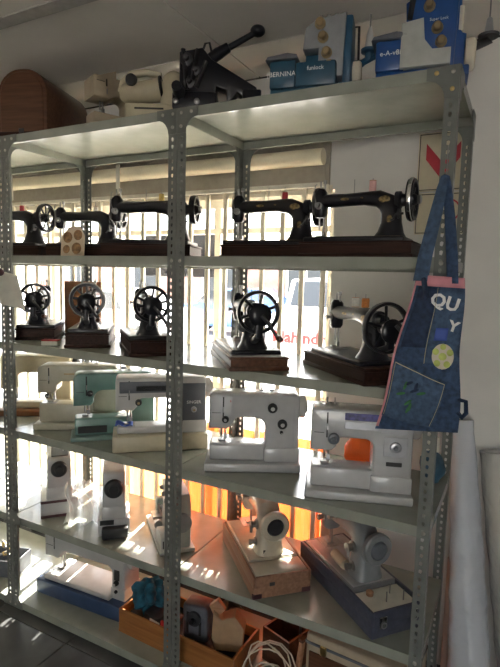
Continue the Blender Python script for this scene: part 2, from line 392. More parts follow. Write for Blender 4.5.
# ------------------------------------------------------------------ shelving: three bolted slotted-angle units side by side
FW, PITCH = .036, .0245
PH = 2.150
def post_mesh():
    b = bmesh.new(); n = int(PH/PITCH); th = .0022
    def flange(T):
        for k in range(n):
            z0, z1 = k*PITCH, (k+1)*PITCH; zm = (z0+z1)/2; xm = FW*.52; hw, hh, c = .0045, .0068, .0022
            outer = [(0, z0), (xm, z0), (FW, z0), (FW, zm), (FW, z1), (xm, z1), (0, z1), (0, zm)]
            inner = [(xm-hw+c, zm-hh), (xm, zm-hh), (xm+hw-c*0, zm-hh+c), (xm+hw, zm), (xm+hw, zm+hh-c), (xm, zm+hh), (xm-hw, zm+hh-c), (xm-hw, zm)]
            A = [[b.verts.new(T @ Vector((p[0], y, p[1]))) for p in outer] for y in (0, th)]
            I = [[b.verts.new(T @ Vector((p[0], y, p[1]))) for p in inner] for y in (0, th)]
            for i in range(8):
                j = (i+1) % 8
                b.faces.new((A[0][i], A[0][j], I[0][j], I[0][i])); b.faces.new((A[1][j], A[1][i], I[1][i], I[1][j]))
                b.faces.new((I[0][i], I[0][j], I[1][j], I[1][i]))
            for i in (2, 3): b.faces.new((A[0][i], A[0][i+1], A[1][i+1], A[1][i]))
    flange(Matrix.Identity(4)); flange(Matrix(((0, 1, 0, 0), (1, 0, 0, 0), (0, 0, 1, 0), (0, 0, 0, 1))))
    bmesh.ops.remove_doubles(b, verts=b.verts, dist=1e-5); bmesh.ops.recalc_face_normals(b, faces=b.faces)
    me = bpy.data.meshes.new('post'); b.to_mesh(me); b.free(); return me
PM = post_mesh()
def shelf_mesh():
    b = MB(); g = .0028; L, d, lip = W-2*g, D-2*g, .034; t = .0016
    b.box(g, g+L, g, g+d, -t, 0)
    for y in (g, g+d-t): b.box(g, g+L, y, y+t, -lip, -t)
    for x in (g, g+L-t): b.box(x, x+t, g+t, g+d-t, -lip, -t)
    for y0, y1 in ((g+t, g+.012), (g+d-.012, g+d-t)): b.box(g+t, g+L-t, y0, y1, -lip, -lip+t)
    return b.mesh('shelf', 0)
SM = shelf_mesh()
def gusset(s, t=.0018, inner=True):
    pts = [(0, 0), (s, 0), (s, -.034)]+[(s-(s-.036)*math.sin(R(a)), -s+(s-.034)*math.cos(R(a))) for a in (15, 30, 45, 60, 75)]+[(.036, -s), (0, -s)]
    return pts
GM = MB().prism(gusset(.085), -.0012, .0010).mesh('gusset_plate', 0)
GS = MB().prism(gusset(.062), -.0012, .0010).mesh('gusset_plate', 0)
BM = MB().lathe([(.0062, 0), (.0062, -.0022), (.0035, -.0042), (.001, -.0045)], (0, 0, 0), (0, 1, 0), 10).mesh('bolt'); BG = BM.copy()
def rack(x0, label, corners):
    t = thing('shelving_unit', label, 'shelving', (x0, 0, 0), 0, 'slotted steel shelving units standing side by side')
    for k, (x, y) in enumerate(((.0012, 0), (W-.0012, 0), (W-.0012, D), (.0012, D))):
        o = link('post', PM, 'post_grey', t); o.location = (x, y, 0); o.rotation_euler.z = R(90*k)
    for i in range(1, 7):
        link('shelf', SM, 'shelf_grey', t).location = (0, 0, SZ[i])
        for x in (.018, W-.018):
            for y, r in ((-.0004, 0), (D+.0004, 180)):
                o = link('bolt', BM, 'bolt_metal', t); o.location = (x, y, SZ[i]-.017); o.rotation_euler.z = R(r)
    def plate(me, x, z, flipx, flipz, y, rz=0):
        o = link('gusset_plate', me, 'post_grey', t); o.location = (x, y, z); o.scale = (-1 if flipx else 1, 1, -1 if flipz else 1); o.rotation_euler.z = R(rz); return o
    for y in (-.0014, D+.0014):
        plate(GM, .001, SZ[1], 0, 0, y); plate(GM, W-.001, SZ[1], 1, 0, y)
        plate(GS, .001, SZ[6]-.034, 0, 1, y); plate(GS, W-.001, SZ[6]-.034, 1, 1, y)
    for x, s in ((-.0003, 0), (W+.0003, 0)):
        plate(GM, x, SZ[1], 0, 0, .001, 90); plate(GM, x, SZ[1], 1, 0, D-.001, 90)
    for i, x, fz in corners: plate(GS, .001 if x == 0 else W-.001, SZ[i]-(.034 if fz else 0), x, fz, -.0014)
    for x in (.06, W-.06):
        o = link('bolt', BG if x > .5 and x0 > .5 else BM, 'brass' if x > .5 and x0 > .5 else 'bolt_metal', t); o.location = (x, -.0028, SZ[1]-.017)
    for x in (.018, W-.018):
        o = link('bolt', BG if x > .5 and x0 > .5 else BM, 'brass' if x > .5 and x0 > .5 else 'bolt_metal', t); o.location = (x, -.0028, SZ[1]-.062)
    return t
rack(-W, 'grey slotted steel shelving unit, mostly past the paper tag', [])
rack(0, 'grey slotted steel shelving unit with the paper tag on its post', [(5, 0, 1), (4, 0, 0)])
rack(W, 'grey slotted steel shelving unit with the denim bag hung on it', [])

# ------------------------------------------------------------------ builders for the sewing machines
def spool(label, loc, m, group, h=.034, r=.011):
    t = thing('thread_spool', label, 'thread spool', loc, 0, group)
    MB().lathe([(r*.8, .002), (r, .005), (r, h-.005), (r*.8, h-.002)], n=14).build('thread', m, t)
    for z in (0, h-.002): MB().lathe([(r*.95, z), (r*1.05, z+.001), (r*.95, z+.002)], n=14).build('flange', 'wood_tan', t)
    return t
def wheel_mesh(r, n_sp, tw=.011, solid=False):
    b = MB()
    b.lathe([(r, -tw), (r+.002, 0), (r, tw), (r-.009, tw*.9), (r-.012, 0), (r-.009, -tw*.9)], (0, 0, 0), (1, 0, 0), 36, True)
    b.lathe([(.006, -.02), (.02, -.02), (.022, 0), (.017, .014), (.012, .018), (.001, .018)], (0, 0, 0), (1, 0, 0), 20)
    for k in range(n_sp):
        a = 2*math.pi*(k+.3)/n_sp
        c, q = math.cos(a), math.sin(a)
        b.sweep([(0, .014*c, .014*q), (0, (r-.008)*c, (r-.008)*q)], [(.004, .0045), (.004, .0055)], 8, 2, side=(1, 0, 0))
    return b
def vintage(label, loc, rz, s=1.0, group=None, bl=.40, bw=.20, bh=.055, wood='wood_dark', crank=False, wr=.068, nsp=9, deck=None, body='black_enamel', rim=None, decal=True, wdz=0.0):
    t = thing('hand_crank_sewing_machine' if crank else 'sewing_machine', label, 'sewing machine', loc, rz, group, s)
    h, k = bl/2, bw/2
    b = MB(); b.box(-h, h, -k, k, 0, .014, .004, 2); b.box(-h+.006, h-.006, -k+.006, k-.006, .014, bh-.008); b.box(-h+.002, h-.002, -k+.002, k-.002, bh-.008, bh, .003, 2)
    b.build('wooden_base', wood, t)
    if deck: MB().box(-h+.012, h-.012, -k+.012, k-.012, bh, bh+.002).build('deck', deck, t)
    zb = bh+.016
    MB().box(-.182, .168, -.085, .085, bh-.002, zb, .006, 3).build('bed', body, t)
    MB().box(-.178, -.105, -.03, .03, zb, zb+.0015).build('needle_plate', 'steel', t)
    P = [(.105, zb-.004), (.106, zb+.018), (.107, zb+.05), (.105, zb+.088), (.09, zb+.118), (.06, zb+.133), (.01, zb+.136), (-.05, zb+.134), (-.105, zb+.133), (-.15, zb+.133)]
    S = [(.055, .058), (.042, .044), (.034, .035), (.033, .034), (.031, .034), (.028, .029), (.024, .023), (.023, .022), (.024, .024), (.024, .022)]
    MB().sweep([(x, 0, z) for x, z in P], S, 20, 2.3, side=(0, 1, 0)).build('arm', body, t)
    MB().sweep([(-.15, 0, zb+.075), (-.15, 0, zb+.085), (-.15, 0, zb+.13), (-.15, 0, zb+.165), (-.15, 0, zb+.178)], [(.016, .015), (.022, .021), (.024, .023), (.022, .02), (.012, .011)], 16, 2.8, side=(0, 1, 0)).build('head', body, t)
    MB().box(-.176, -.172, -.017, .017, zb+.085, zb+.165, .002, 1).build('face_plate', 'steel', t)
    MB().cyl((-.153, 0, zb+.03), (-.153, 0, zb+.205), .0032, n=8).build('needle_bar', 'steel', t)
    MB().cyl((-.153, 0, zb+.006), (-.153, 0, zb+.03), .001, n=6).build('needle', 'steel', t)
    MB().cyl((-.138, .004, zb+.012), (-.138, .004, zb+.195), .0035, n=8).cyl((-.138, .004, zb+.195), (-.138, .004, zb+.208), .007, n=10).build('presser_bar', 'steel', t)
    MB().box(-.162, -.134, -.018, .01, zb+.004, zb+.010, .002, 1).box(-.143, -.133, -.002, .008, zb+.008, zb+.024).build('presser_foot', 'steel', t)
    MB().lathe([(.013, 0), (.013, .004), (.006, .005), (.006, .014), (.009, .016), (.009, .022)], (-.15, -.022, zb+.115), (0, -1, 0), 14).build('tension_dial', 'steel', t)
    MB().tube([(-.16, -.022, zb+.12), (-.166, -.03, zb+.155), (-.163, -.03, zb+.185), (-.158, -.026, zb+.19)], .002, 6).build('take_up_lever', 'steel', t)
    MB().lathe([(.03, 0), (.03, .018), (.022, .022), (.018, .045)], (.118, 0, zb+.125), (1, 0, 0), 18).build('shaft_boss', body, t)
    wx = .172
    wl = wheel_mesh(wr, nsp).build('handwheel', body, t); wl.location = (wx, 0, zb+.125+wdz)
    if rim: MB().ring((0, 0, 0), (1, 0, 0), wr+.0015, .004, 36, 8, 1.6).build('chrome_rim', rim, wl)
    MB().lathe([(.014, .018), (.015, .028), (.008, .031), (.001, .031)], (0, 0, 0), (1, 0, 0), 14).build('clutch_knob', 'steel', wl)
    for x in (.035, -.03): MB().cyl((x, .006, zb+.15), (x, .006, zb+.205), .0016, n=6).build('spool_pin', 'steel', t)
    bw_ = MB(); bw_.lathe([(.004, 0), (.016, .001), (.016, .007), (.004, .008)], (.135, -.046, zb+.075), (1, 0, 0), 16); bw_.tube([(.11, -.03, zb+.055), (.125, -.045, zb+.06), (.13, -.046, zb+.075), (.155, -.046, zb+.075)], .004, 8)
    bw_.build('bobbin_winder', 'steel_dark', t)
    if decal:
        for x, z, a, c in ((-.055, zb+.134, .020, .005), (.012, zb+.136, .022, .005), (.086, zb+.127, .020, .012), (.107, zb+.06, .009, .014)):
            yy = -.0235 if x < .05 else (-.031 if x < .1 else -.0345)
            MB().ball((x, yy+.0016, z), 1, 14, (a, .0022, c)).build('gold_decal', 'gold_print', t)
        for sy in (-1, 1): MB().box(-.17, .155, sy*.076-.001, sy*.076+.001, zb-.0005, zb+.0006).build('gold_line', 'gold_print', t)
    if crank:
        c = MB().lathe([(.012, 0), (.036, .002), (.038, .012), (.03, .02), (.012, .023)], (wx+.022, 0, zb+.118+wdz), (1, 0, 0), 22)
        c.sweep([(.118, -.005, zb+.02), (wx+.03, -.004, zb+.05), (wx+.034, 0, zb+.105)], [(.013, .012), (.012, .010), (.014, .008)], 10, 3, side=(0, 1, 0))
        c.build('crank_gear', body, t)
        ca = MB().sweep([(wx+.05, 0, zb+.118), (wx+.058, .02, zb+.095), (wx+.058, .052, zb+.048)], [(.006, .005)]*3, 8, 3).build('crank_arm', 'steel_dark', t)
        MB().lathe([(.005, 0), (.010, .006), (.011, .03), (.007, .042), (.001, .044)], (wx+.06, .052, zb+.048), (1, 0, 0), 12).build('crank_handle', 'wood_walnut', t)
    return t

def modern(label, loc, rz, P, group=None):
    g = lambda k, d: P.get(k, d)
    t = thing('sewing_machine', label, 'sewing machine', loc, rz, group)
    L, Wb, bh, bed, H = g('L', .35), g('Wb', .17), g('bh', .03), g('bed', .06), g('H', .285)
    col, hw, ah, hz, dy = g('col', .11), g('hw', .085), g('ah', .085), g('hz', .135), g('dy', .11)
    bodym, basem = g('body', 'white_enamel'), g('base', g('body', 'white_enamel'))
    x0, x1 = -L/2+.012, L/2-.006; r, ri = g('r', .016), g('ri', .03)
    MB().box(-L/2, L/2, -Wb/2, Wb/2, 0, bh, min(.006, bh*.3), 3).build('base', basem, t)
    for k, (za, zc, m) in enumerate(g('stripes', [])): MB().box(-L/2-.001, L/2+.001, -Wb/2-.001, Wb/2+.001, za, zc).build('stripe', m, t, 0)
    aw = H-ah; cx = x1-col
    poly = [(cx, bh), (x1, bh)]+arc(x1-r, H-r, r, 0, 90)+arc(x0+r, H-r, r, 90, 180)+[(x0+g('taper', .0), hz), (x0+hw*.82, hz)]
    poly += [(x0+hw, hz+.015)]+arc(x0+hw+ri*.8, aw-ri*.8, ri*.8, 180, 90)+arc(cx-ri, aw-ri, ri, 90, 0)
    MB().prism(poly, -dy/2, dy/2, g('bev', .009), 3).build('body', bodym, t)
    bx0 = x0+g('bx', .004)
    MB().box(bx0, cx+.01, -g('bdy', .09)/2, g('bdy', .09)/2, bh, bh+bed, .008, 3).build('bed', g('bedm', bodym), t)
    if g('collar', True): MB().box(cx-.004, x1+.003, -dy/2-.004, dy/2+.004, bh, bh+.055, .006, 2).build('column_foot', g('bedm', bodym), t)
    zb = bh+bed; nx = x0+hw*.55
    MB().box(nx-.035, nx+.03, -.035, .035, zb, zb+.0016).build('needle_plate', 'steel', t)
    MB().cyl((nx, 0, zb+.02), (nx, 0, hz+.01), .0034, n=8).build('needle_bar', 'steel', t)
    MB().cyl((nx, 0, zb+.003), (nx, 0, zb+.02), .001, n=6).build('needle', 'steel', t)
    MB().cyl((nx+.014, .006, zb+.014), (nx+.014, .006, hz+.01), .004, n=8).build('presser_bar', 'steel', t)
    MB().box(nx-.012, nx+.016, -.02, .012, zb+.004, zb+.009, .002, 1).box(nx+.008, nx+.02, 0, .01, zb+.007, zb+.028).build('presser_foot', 'steel', t)
    MB().box(x0+hw*.60, x0+hw*.60+.005, -dy/2-.0012, -dy/2+.004, hz+.045, H-.012).build('thread_slot', 'ink', t)
    MB().box(x0+hw*.60+.002, x0+hw*.60+.0045, -dy/2-.006, -dy/2, H-.07, H-.05).build('take_up_lever', 'steel', t)
    MB().box(x0+.012, x0+hw*.52, -dy/2-.002, -dy/2, hz+.06, hz+.0615).build('seam', 'ink', t)
    wr = g('wr', .042)
    hwl = MB().lathe([(wr*.5, 0), (wr*.95, .002), (wr, .008), (wr, .022), (wr*.9, .028), (wr*.55, .03), (wr*.5, .036), (.001, .038)], (x1-.001, 0, g('wz', H-.055)), (1, 0, 0), 28)
    hwl.build('handwheel', g('wm', bodym), t)
    for (x, z, rr, m) in g('dials', []):
        MB().lathe([(rr, 0), (rr, .008), (rr*.85, .012), (rr*.5, .013), (rr*.45, .018), (.001, .018)], (x, -dy/2, z), (0, -1, 0), 22).build('dial', m, t)
        MB().lathe([(rr*.42, .0178), (rr*.40, .0195), (.001, .0195)], (x, -dy/2, z), (0, -1, 0), 16).build('dial_cap', g('capm', 'white_plastic'), t)
    for (a, b_, c, d, m) in g('panels', []): MB().box(a, b_, -dy/2-.0016, -dy/2+.004, c, d, .0012, 1).build('panel', m, t)
    for (tx, x, z, sz, m) in g('text', []): text('lettering', tx, sz, m, t, front(x, -dy/2-.0025, z))
    for x in g('pins', (.03, .07)): MB().cyl((x, .02, H-.002), (x, .02, H+.022), .0022, n=8).lathe([(.009, H-.001), (.009, H+.003)], (x, .02, 0), (0, 0, 1), 12).build('spool_pin', g('pinm', 'steel'), t)
    if g('lid', 0): MB().box(x0+.02, x1-.03, -dy/2+.02, dy/2-.012, H-.001, H+.004, .002, 1).build('top_cover', g('lid', bodym), t)
    return t

def fifties(label, loc, rz, body, casem, deckm, cl, cw, ch, wheel='ring', gap=.11):
    t = thing('cased_sewing_machine', label, 'sewing machine', loc, rz)
    h, k = cl/2, cw/2; th = .010
    b = MB(); b.box(-h, h, -k, k, 0, ch*.55, .006, 2)
    for y in (-k, k-th): b.box(-h, h, y, y+th, ch*.5, ch, .003, 2)
    for x in (-h, h-th): b.box(x, x+th, -k+th, k-th, ch*.5, ch, .003, 2)
    b.build('case', casem, t)
    zb = ch+.004; bx1 = h-gap
    MB().box(-h+.012, bx1, -k+.012, k-.012, ch*.6, zb, .004, 2).build('bed', body, t)
    MB().box(-h+.02, bx1-.005, -k+.018, k-.018, zb-.001, zb+.003, .002, 1).build('bed_plate', deckm, t)
    cx = bx1-.06; top = zb+.185
    P = [(cx, zb-.002), (cx, zb+.03), (cx, zb+.09), (cx-.004, zb+.13), (cx-.022, zb+.155), (cx-.06, top-.03), (cx-.13, top-.032), (cx-.2, top-.034), (cx-.235, top-.036)]
    S = [(.058, .052), (.05, .046), (.045, .042), (.044, .042), (.043, .04), (.04, .036), (.037, .032), (.038, .034), (.036, .032)]
    MB().sweep([(x, 0, z) for x, z in P], S, 22, 3.2, side=(0, 1, 0)).build('arm', body, t)
    hx = cx-.232
    MB().sweep([(hx, 0, zb+.07), (hx, 0, zb+.085), (hx, 0, top-.03), (hx, 0, top), (hx, 0, top+.006)], [(.03, .026), (.038, .034), (.04, .036), (.036, .032), (.022, .02)], 18, 3, side=(0, 1, 0)).build('head', body, t)
    MB().cyl((hx, 0, zb+.02), (hx, 0, zb+.075), .0036, n=8).build('needle_bar', 'steel', t)
    MB().box(hx-.012, hx+.014, -.02, .012, zb+.004, zb+.010, .002, 1).cyl((hx+.01, 0, zb+.01), (hx+.01, 0, zb+.075), .004, n=8).build('presser_foot', 'steel', t)
    MB().box(hx-.045, hx+.035, -.04, .04, zb+.002, zb+.0045).build('needle_plate', 'steel', t)
    wz = zb+.125
    wl = MB().lathe([(.02, -.012), (.05, -.010), (.056, -.004), (.056, .012), (.050, .018), (.034, .018), (.032, .010)], (cx+.058, 0, wz), (1, 0, 0), 32).build('handwheel', body if wheel == 'ring' else 'grey_enamel', t)
    MB().lathe([(.033, .0), (.033, .013), (.027, .022), (.024, .0225), (.001, .022)], (cx+.058, 0, wz), (1, 0, 0), 26).build('clutch_knob', 'steel_dark' if wheel == 'ring' else 'motor_grey', wl)
    for x, z, r, y in ((hx+.01, zb+.12, .016, -.04), (cx-.15, top-.03, .014, -.038), (cx-.012, zb+.105, .02, -.045), (cx-.004, zb+.04, .016, -.049)):
        MB().lathe([(r, 0), (r, .004), (r*.6, .006), (r*.55, .016), (r*.75, .018), (r*.75, .026), (.001, .027)], (x, y, z), (0, -1, 0), 18).build('control_knob', 'steel', t)
    MB().sweep([(cx-.008, -.068, zb+.105), (cx+.002, -.072, zb+.08)], [(.008, .004), (.005, .003)], 8, 3).build('stitch_lever', 'steel', t)
    for x in (cx-.06, cx-.03): MB().cyl((x, .008, top-.002), (x, .008, top+.035), .002, n=8).build('spool_pin', 'steel', t)
    MB().box(cx-.08, cx-.02, -.012, .012, top-.002, top+.006, .002, 1).build('top_plate', 'ink', t)
    return t, cx, zb, h, k

# ------------------------------------------------------------------ shelf 2: black machines in a row
z2 = SZ[2]
g2 = 'black machines on the second shelf'
vintage('black sewing machine with gold decals and chrome-rimmed wheel, beside the denim bag strap', (1.548, .112, z2), 0, .90, g2, bw=.178, rim='chrome')
vintage('black sewing machine with a red spool on its arm, beside the plain wall edge', (1.157, .305, z2), 6, 1.0, g2, bl=.385, bw=.178)
vintage('black sewing machine with a yellow spool, behind the doubled shelf post', (.612, .25, z2), 20, 1.05, g2, bl=.37, wr=.056, decal=False)
vintage('smaller black sewing machine behind the printed picture card', (.16, .333, z2), 15, .98, g2, bl=.37, bw=.178, wr=.05, decal=False)
vintage('black sewing machine with a red spool behind the doubled post by the paper tag', (-.24, .24, z2), 15, 1.0, g2, decal=False)
for lab, p, m, h in (('red thread spool on the black machine near the wall edge', (1.192, .315, z2+.222), 'red_thread', .036), ('yellow thread spool on the machine behind the doubled shelf post', (.644, .267, z2+.236), 'yellow_thread', .036),
        ('pink thread spool on the machine beside the bag strap', (1.5795, .1175, z2+.200), 'pink_thread', .042), ('red thread spool on the black machine by the paper tag', (-.208, .255, z2+.222), 'red_thread', .036),
        ('white thread spool on the machine behind the printed picture card', (.192, .348, z2+.219), 'white_thread', .03)):
    spool(lab, p, m, 'thread spools on machine arms', h)
pc = thing('picture_card', 'cream card with brown oval pictures leaning among black machines', 'card', (.245, .15, z2), 30)
Mc = Matrix.Rotation(R(-10), 4, 'X')
MB().prism([(-.05, 0), (.052, 0), (.05, .10), (.03, .14), (-.02, .135), (-.05, .09)], -.004, .004, .001, 1, Mc).build('card', 'picture_cream', pc)
for x, z, a in ((-.022, .088, .02), (.022, .10, .019), (.018, .04, .021), (-.026, .035, .015)):
    b = MB(); b.ball((0, 0, 0), 1, 16, (a, .0016, a*1.25)); b.bm.transform(Mc @ Matrix.Translation((x, -.0042, z))); b.build('oval_picture', 'picture_brown', pc)

# ------------------------------------------------------------------ shelf 3: hand-crank machines
z3 = SZ[3]; g3 = 'hand-crank machines on the third shelf'
vintage('black hand-crank machine by the paper tag, with a bright wheel hub', (-.087, .262, z3), -50, 1.0, g3, bl=.36, bw=.18, crank=True, nsp=8)
vintage('black hand-crank machine in front of the upright brown wooden panel', (.277, .233, z3), -51, 1.0, g3, bl=.38, bw=.19, bh=.062, crank=True, wr=.07, rim='steel')
vintage('black hand-crank machine with open-spoked wheel against the doubled post', (.618, .193, z3), -42, 1.0, g3, bl=.38, bw=.175, bh=.062, crank=True, wr=.07, nsp=10)
vintage('black hand-crank machine on a long walnut base, alone past the doubled post', (1.10, .205, z3), -50, 1.06, g3, bl=.44, bw=.20, bh=.045, wood='wood_walnut', deck='silver_panel', crank=True, wr=.07, nsp=6)
m5 = vintage('black hand-crank machine with silver arm front, half hidden behind the denim bag', (1.528, .203, z3), -43.5, 1.0, g3, bl=.44, bw=.20, bh=.05, wdz=-.02,  wood='wood_dark', deck='wood_walnut', crank=True, wr=.08, nsp=5, body='black_enamel')
for lab, u, m in (('white thread spool on the machine half hidden by the bag', -.03, 'white_thread'), ('orange thread spool on the machine half hidden by the bag', .035, 'orange_thread')):
    a = R(-43.5); p = (1.528+1.0*(u*math.cos(a)-.006*math.sin(a)), .203+1.0*(u*math.sin(a)+.006*math.cos(a)), z3+1.0*(.05+.016+.158))
    spool(lab, p, m, 'thread spools on machine arms', .034, .013)
wp = thing('wood_board', 'upright brown wooden panel standing behind a hand-crank machine', 'wooden panel', (-.005, .455, z3), 20)
MB().box(-.10, .10, -.008, .008, 0, .275, .004, 2).build('board', 'wood_panel', wp)
MB().box(-.085, .085, -.0105, -.008, .02, .25, .002, 1).build('raised_field', 'wood_panel', wp)
bx = thing('small_box', 'small flat red and white box on the shelf edge', 'box', (.205, .062, z3), 30)
MB().box(-.035, .035, -.022, .022, 0, .022, .001, 1).build('carton', 'paper', bx); MB().box(-.0355, .0355, -.0225, .0225, .018, .0235, .001, 1).build('lid', 'red', bx)

# ------------------------------------------------------------------ shelf 4: modern flat-bed machines
z4 = SZ[4]
modern('yellowed cream sewing machine standing beyond the slotted post of the tagged unit', (-.135, .275, z4), 33, dict(L=.36, H=.30, body='cream_plastic', base='wood_panel', bh=.03, bed=.035, col=.12, hz=.13, dials=[(.09, .25, .018, 'ink'), (.09, .2, .012, 'ink')], wm='ink'))
modern('ivory sewing machine with fine black trim line between a cream and a green one', (.213, .222, z4), 33, dict(L=.385, H=.295, body='ivory', bh=.028, bed=.085, hz=.165, col=.12, ah=.075, ri=.04, r=.03, dials=[(-.135, .155, .012, 'ink')], panels=[(-.06, .06, .252, .258, 'bronze_dial')], wm='ink'))
modern('green sewing machine with rounded arm and flat grey-green base', (.448, .190, z4), 45, dict(L=.36, H=.29, Wb=.15, body='teal_enamel', base='teal_light', bh=.018, bed=.075, hz=.15, col=.10, ah=.075, ri=.045, r=.028, dy=.10, dials=[(-.10, .205, .013, 'ink')], capm='ink', wm='teal_light', panels=[(-.15, -.03, .03, .06, 'ink')]))
modern('white and grey sewing machine on a thick cream base, lettered on its column', (.705, .190, z4), 41, dict(L=.385, Wb=.165, H=.30, body='white_plastic', base='cream_plastic', bh=.065, bed=.03, hz=.165, col=.095, ah=.085, ri=.03, dy=.11,
       panels=[(.085, .183, .105, .275, 'grey_panel'), (-.165, .06, .238, .285, 'grey_panel'), (-.10, .03, .245, .268, 'black_matte')], dials=[(.135, .165, .012, 'silver_panel'), (-.09, .20, .013, 'ink')], capm='bronze_dial', text=[('SINGER', .135, .195, .018, 'paint_white')], wm='white_plastic'))
modern('white sewing machine with two black dials on a low white base', (1.145, .19, z4), 28.7, dict(L=.354, H=.288, bh=.032, bed=.062, hz=.155, col=.125, ah=.09, ri=.04, dials=[(.07, .238, .018, 'ink'), (.108, .178, .018, 'ink'), (-.103, .192, .013, 'ink'), (.106, .147, .006, 'ink')], text=[('s', -.085, .262, .016, 'red')], panels=[(.150, .152, .05, .24, 'silver_panel')]))
modern('white sewing machine with purple and silver stitch chart panels', (1.568, .150, z4), 19, dict(L=.346, H=.296, bh=.028, bed=.068, hz=.155, col=.125, ah=.095, ri=.028, r=.012, body='white_enamel',
       panels=[(-.052, .065, .262, .286, 'purple_print'), (-.052, .075, .232, .258, 'silver_panel'), (.062, .148, .225, .258, 'silver_panel'), (.075, .15, .150, .215, 'silver_panel'), (.085, .135, .118, .132, 'ink')], dials=[(.112, .183, .018, 'silver_panel'), (-.085, .198, .019, 'grey_panel')], capm='grey_panel', pins=(-.11, -.085)))
ob = thing('carrier_bag', 'crumpled orange plastic bag behind the stitch-chart machine', 'bag', (1.56, .365, z4), 15)
b = MB(); b.ball((0, 0, .075), 1, 26, (.10, .055, .085))
for v in b.bm.verts:
    n = math.sin(v.co.x*70+v.co.z*40)*.006+math.sin(v.co.z*90-v.co.x*50+v.co.y*60)*.005
    v.co += v.co.normalized()*n; v.co.z = max(v.co.z, .001)
b.build('body', 'orange_bag', ob)
b = MB()
for sx in (-1, 1): b.tube([(sx*.02, 0, .15), (sx*.03, .005, .185), (sx*.05, .008, .19), (sx*.06, .002, .15)], .005, 6)
b.build('handle', 'orange_bag', ob)
bb = thing('blue_pouch', 'crumpled dark blue pouch beside the rear corner post', 'pouch', (1.775, .39, z4), 10)
b = MB(); b.ball((0, 0, .055), 1, 22, (.045, .05, .062))
for v in b.bm.verts: v.co += v.co.normalized()*(math.sin(v.co.x*110+v.co.z*80)*.005); v.co.z = max(v.co.z, 0)
b.build('body', 'blue_bag', bb); MB().box(-.02, .02, -.01, .01, .11, .165, .004, 2).build('white_tag', 'paper', bb)
def cloth(label, loc, rz, m, sx=.05, sy=.035):
    t = tag(MB().grid(lambda u, v: Vector(((u-.5)*2*sx, (v-.5)*2*sy, .006+.004*math.sin(u*9)+.004*math.sin(v*8+u*4))), 14, 10).build('cloth_scrap', m, None), label, 'cloth')
    t.location = loc; t.rotation_euler.z = R(rz); md = t.modifiers.new('thick', 'SOLIDIFY'); md.thickness = .003; return t
cloth('blue and white cloth scrap lying on the bed of the white and grey machine', (.602, .085, z4+.096), 40, 'paint_blue', .035, .03)

# ------------------------------------------------------------------ shelf 5
z5 = SZ[5]
modern('white sewing machine with maroon stripes, its dark wheel towards the room', (.068, .217, z5), -41, dict(L=.34, Wb=.16, H=.275, bh=.085, bed=.02, dy=.105, hz=.16, col=.10, wm='black_matte', wr=.036, wz=.23, stripes=[(.0, .012, 'maroon_stripe'), (.068, .08, 'maroon_stripe')], lid='black_matte'))
m6 = modern('white sewing machine with black motor block below its dark wheel', (.412, .233, z5), -48, dict(L=.37, Wb=.135, H=.285, bh=.075, bed=.03, dy=.095, hz=.16, col=.11, wm='black_matte', wr=.04, wz=.215))
MB().box(.185, .225, -.05, .06, .003, .05, .008, 2).build('motor_block', 'black_matte', m6)
MB().box(.1852, .1868, -.058, .0, .052, .073).build('vent_panel', 'ink', m6)
pb = thing('plastic_bag', 'clear plastic bag slumped between two white machines', 'bag', (.333, .10, z5), 40)
b = MB(); b.grid(lambda u, v: Vector(((u-.5)*(.15-.05*v)+.01*math.sin(v*6), .022*math.sin(u*17+v*3)*(1-v*.3)+.02*math.sin(v*5), .003+.21*v)), 30, 14)
b.build('film', 'film_clear', pb)

def overlock_bare(label, loc, rz):
    t = thing('overlock_machine', label, 'overlocker', loc, rz)
    MB().box(-.175, .175, -.07, .075, .004, .018, .003, 2).build('base_plate', 'overlock_white', t)
    for x in (-.15, .15):
        for y in (-.055, .055): MB().cyl((x, y, 0), (x, y, .005), .01).build('foot', 'rubber', t)
    MB().prism([(-.05, .018), (.16, .018), (.16, .20), (.14, .235), (-.02, .245), (-.06, .23), (-.06, .16), (-.035, .14), (-.05, .10)], -.02, .06, .006, 2).build('body', 'overlock_white', t)
    MB().box(.06, .17, -.065, -.02, .018, .075, .004, 2).build('motor_cover', 'overlock_white', t)
    for k in range(4): MB().box(.1702, .1712, -.058+k*.011, -.053+k*.011, .03, .062).build('vent', 'ink', t)
    MB().lathe([(.02, 0), (.038, .002), (.038, .022), (.03, .026), (.001, .026)], (.16, .02, .13), (1, 0, 0), 24).build('handwheel', 'overlock_grey', t)
    for k in range(4): MB().lathe([(.010, 0), (.010, .012), (.006, .016), (.001, .016)], (-.03+.045*k, -.02, .205-.012*k), (0, -1, 0), 14).build('tension_dial', 'steel', t)
    b = MB(); b.tube([(-.1, -.02, .03), (-.08, -.03, .09), (-.05, -.035, .12)], .006); b.tube([(-.12, .0, .02), (-.12, -.01, .08), (-.07, -.02, .10)], .005); b.lathe([(.018, 0), (.018, .02)], (-.02, -.045, .05), (1, 0, 0), 14)
    b.box(-.12, -.05, -.06, .03, .05, .062, .003, 1); b.build('looper', 'steel', t)
    MB().box(-.165, -.125, -.03, .04, .02, .11, .004, 2).build('cloth_plate', 'teal_light', t)
    MB().tube([(.02, .05, .24), (.02, .055, .32), (-.08, .055, .33)], .003, 6).build('thread_stand', 'steel', t)
    b = MB(); b.cyl((-.06, 0, .12), (-.06, 0, .24), .004); b.cyl((-.075, .01, .06), (-.075, .01, .25), .004); b.build('needle_bar', 'steel', t)
    return t
overlock_bare('open white overlocker with bare steel parts behind the doubled post', (.728, .228, z5), -42)
f1, cx, zb, h, k = fifties('beige sewing machine in a curved brown wooden case', (1.184, .233, z5), -45, 'beige_enamel', 'wood_case', 'beige_enamel', .44, .22, .082, 'ring', .10)
